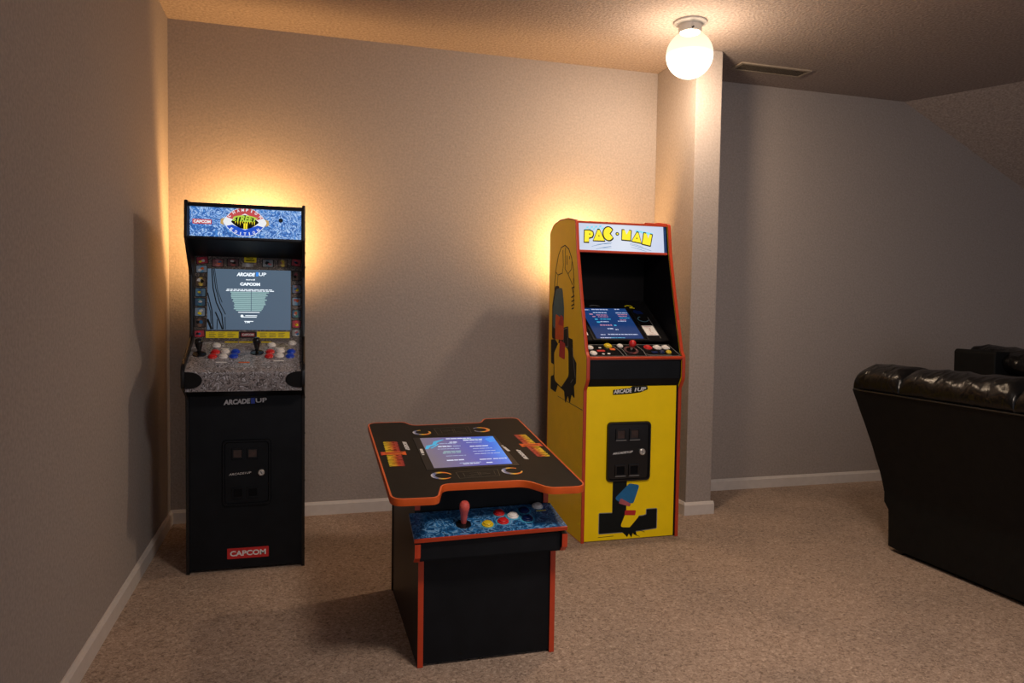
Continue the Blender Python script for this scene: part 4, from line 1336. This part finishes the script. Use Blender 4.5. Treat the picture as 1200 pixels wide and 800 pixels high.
def bolster(Ya, Yb, root, seed, cx, cz, rx, rz, amp=.012, name='back_cushion', nu=120, nv=48, m='creased', slope=0.0):
    """A stuffed roll along the top of the back with gathered creases."""
    mb = MB()
    rings = []
    L = abs(Yb - Ya)
    for i in range(nu + 1):
        q = i / nu
        y = Ya + (Yb - Ya) * q
        e = min(q, 1 - q) * L
        cap = math.sqrt(max(0, 1 - (1 - e / .06) ** 2)) if e < .06 else 1
        capx, capz = .94 + .06 * cap, .66 + .34 * cap
        R = []
        for j in range(nv):
            a = 2 * PI * j / nv
            ca, sa = math.cos(a), math.sin(a)
            px, pz = math.copysign(abs(ca) ** .85, ca), math.copysign(abs(sa) ** .85, sa)
            # creases fan out from the seam: ridged noise, long across the roll, skewed
            s1 = noise.noise(Vector((y * 9 + a * 1.1, a * .45, seed)))
            s2 = noise.noise(Vector((y * 17 - a * 1.5, a * .5, seed + 9)))
            s3 = noise.noise(Vector((y * 5, a * 1.2, seed + 4)))
            cr = -abs(s1) ** .8 * 1.6 - max(0, .22 - abs(s2)) * 2.6 + s3 * .8 + .35
            r = 1 + 0
            pos = Vector((cx + (rx * px) * capx, y, cz - rz * (1 - capz) + slope * q + (rz * pz) * capz))
            if sa < 0 and ca < 0:
                pos.x += .030 * -sa
            nrm = Vector((ca, 0, sa))
            under = max(.15, min(1, .5 + sa * 1.2))
            pos += nrm * (cr * amp + amp * .6) * under
            R.append(mb.bm.verts.new(pos))
        rings.append(R)
    for a, b in zip(rings, rings[1:]):
        for j in range(nv):
            mb.bm.faces.new((a[j], a[(j + 1) % nv], b[(j + 1) % nv], b[j]))
    for R, yy, s in ((rings[0], Ya, 1), (rings[-1], Yb, -1)):
        c = mb.bm.verts.new((cx, yy, cz + (slope if s < 0 else 0)))
        for j in range(nv):
            mb.bm.faces.new((R[j], R[(j + 1) % nv], c))
    return mb.build(name, M[m], root, smooth=True)


def bol(ya, yb, sd):
    return bolster(ya, yb, sofa, sd, 3.110, .778, .121, .084, .005)


bol(Y1 + .002, -1.425, 1.0)
bol(-1.418, -1.935, 5.0)
bol(-1.93, Y0, 8.0)
# piping along the seam under the roll, and the seam down the corner
MB().tube([(2.997, Y1 + (Y0 - Y1) * i / 40, .744) for i in range(41)], .004).build('piping', M['leather'], sofa, smooth=True)
MB().tube([(3.018, Y1 - .006, .735), (3.100, Y1 - .006, .56), (3.172, Y1 - .006, .390), (3.212, Y1 - .006, .27), (3.219, Y1 - .006, .03)], .004).build('piping', M['leather'], sofa, smooth=True)
mb = MB()
mb.tube([(3.178, Y1 - .002, .405), (3.170, Y1 - .06, .396), (3.168, Y1 - .13, .392)], .003)
mb.build('pocket_seam', M['leather'], sofa, smooth=True)
# seat, arms and footrest on the hidden side
MB().box(3.40, 4.02, Y0 + .20, Y1 - .20, .08, .43).build('seat', M['leather'], sofa, bevel=.05, seg=4)
for a, b_ in ((Y1 - .20, Y1 - .01), (Y0 + .01, Y0 + .20)):
    MB().box(3.30, 4.05, a, b_, .05, .60).build('armrest', M['leather'], sofa, bevel=.05, seg=4)
MB().box(3.24, 3.98, Y0 + .05, Y1 - .05, .0, .06).build('base_rail', M['black_matte'], sofa)
for y in (Y1 - .06, Y0 + .06):
    MB().lathe([(0, 0), (.026, 0), (.030, .012), (.022, .05), (0, .05)], 20, (3.245, y, 0)).build('foot', M['black_gloss'], sofa, smooth=True)

# second seat further back
s2 = thing('recliner_chair', 'black leather recliner partly hidden behind the sofa at the right edge', 'armchair', (4.6, -.95, 0))
prof2 = [(4.235, .03), (4.215, .30), (4.20, .878), (4.212, .893), (4.36, .885), (4.40, .30), (4.42, .03)]
MB().prism(prof2, -.822, -.562, 'y').build('back_wing', M['leather_cloth'], s2, bevel=.012, seg=3)
bolster(-.575, -1.34, s2, 3.0, 4.40, .845, .15, .075, .010, slope=-.075)
MB().box(4.34, 4.52, -1.34, -.58, .05, .80).build('back_panel', M['leather_cloth'], s2, bevel=.04, seg=3)
MB().box(4.50, 5.05, -1.17, -.75, .08, .44).build('seat', M['leather'], s2, bevel=.05, seg=4)
for a, b_ in ((-.75, -.57), (-1.35, -1.17)):
    MB().box(4.46, 5.10, a, b_, .05, .60).build('armrest', M['leather'], s2, bevel=.05, seg=4)
MB().box(4.30, 5.0, -1.30, -.62, 0, .06).build('base_rail', M['black_matte'], s2)


# ------------------------------------------------------------------ light
def point(name, loc, power, col, r):
    l = bpy.data.lights.new(name, 'POINT')
    l.energy = power
    l.color = col
    l.shadow_soft_size = r
    o = bpy.data.objects.new(name, l)
    C.objects.link(o)
    o.location = loc
    return o


WARM = (1.0, .63, .33)
point('globe_bulb', (LX, LY, GZ - .015), 60, (1.0, .77, .56), .045)
# warm lamps standing behind the two machines, throwing light on the walls
def uplight(name, loc, aim, power, col):
    u = bpy.data.lights.new(name, 'SPOT')
    u.energy = power
    u.color = col
    u.shadow_soft_size = .06
    u.spot_size = PI
    u.spot_blend = .4
    o = bpy.data.objects.new(name, u)
    C.objects.link(o)
    o.location = loc
    o.rotation_euler = Vector(aim).to_track_quat('-Z', 'Y').to_euler()


uplight('lamp_behind_black_machine', (.39, -.20, 1.40), (-.06, .92, .38), 35, (1.0, .52, .17))
uplight('lamp_behind_yellow_machine', (2.09, -.20, 1.40), (0, .88, .48), 26, (1.0, .54, .19))
# fill spot added to brighten the machine fronts, above them and outside the frame
l = bpy.data.lights.new('front_fill_spot', 'SPOT')
l.energy = 154
l.color = (1.0, .83, .69)
l.shadow_soft_size = .22
l.spot_size = math.radians(118)
l.spot_blend = 1.0
lo = bpy.data.objects.new('front_fill_spot', l)
C.objects.link(lo)
lo.location = (1.55, -3.0, 2.36)
lo.rotation_euler = (Vector((2.05, -.9, .45)) - lo.location).to_track_quat('-Z', 'Y').to_euler()

w = bpy.data.worlds.new('room_air')
SC.world = w
w.use_nodes = True
bg = w.node_tree.nodes['Background']
bg.inputs['Color'].default_value = (.58, .59, .66, 1)
bg.inputs['Strength'].default_value = 1.0

# ------------------------------------------------------------------ camera
cam = bpy.data.cameras.new('camera')
cam.sensor_width = 36
cam.lens = 36 * 857.55 / 1200
cam.clip_start = .05
co = bpy.data.objects.new('camera', cam)
C.objects.link(co)
yaw, pitch, roll = .28, .0461, .0151
fwd = Vector((math.sin(yaw) * math.cos(pitch), math.cos(yaw) * math.cos(pitch), -math.sin(pitch)))
r0 = Vector((math.cos(yaw), -math.sin(yaw), 0))
u0 = r0.cross(fwd)
rt = math.cos(roll) * r0 + math.sin(roll) * u0
upv = -math.sin(roll) * r0 + math.cos(roll) * u0
mw = Matrix((rt, upv, -fwd)).transposed().to_4x4()
mw.translation = Vector((.6193, -3.8785, 1.0866))
co.matrix_world = mw
SC.camera = co

SC.cycles.use_denoising = True
SC.cycles.max_bounces = 8
vs = SC.view_settings
vs.view_transform = 'Standard'
vs.look = 'None'
vs.exposure = 0.0
vs.gamma = 1
vs.use_curve_mapping = False
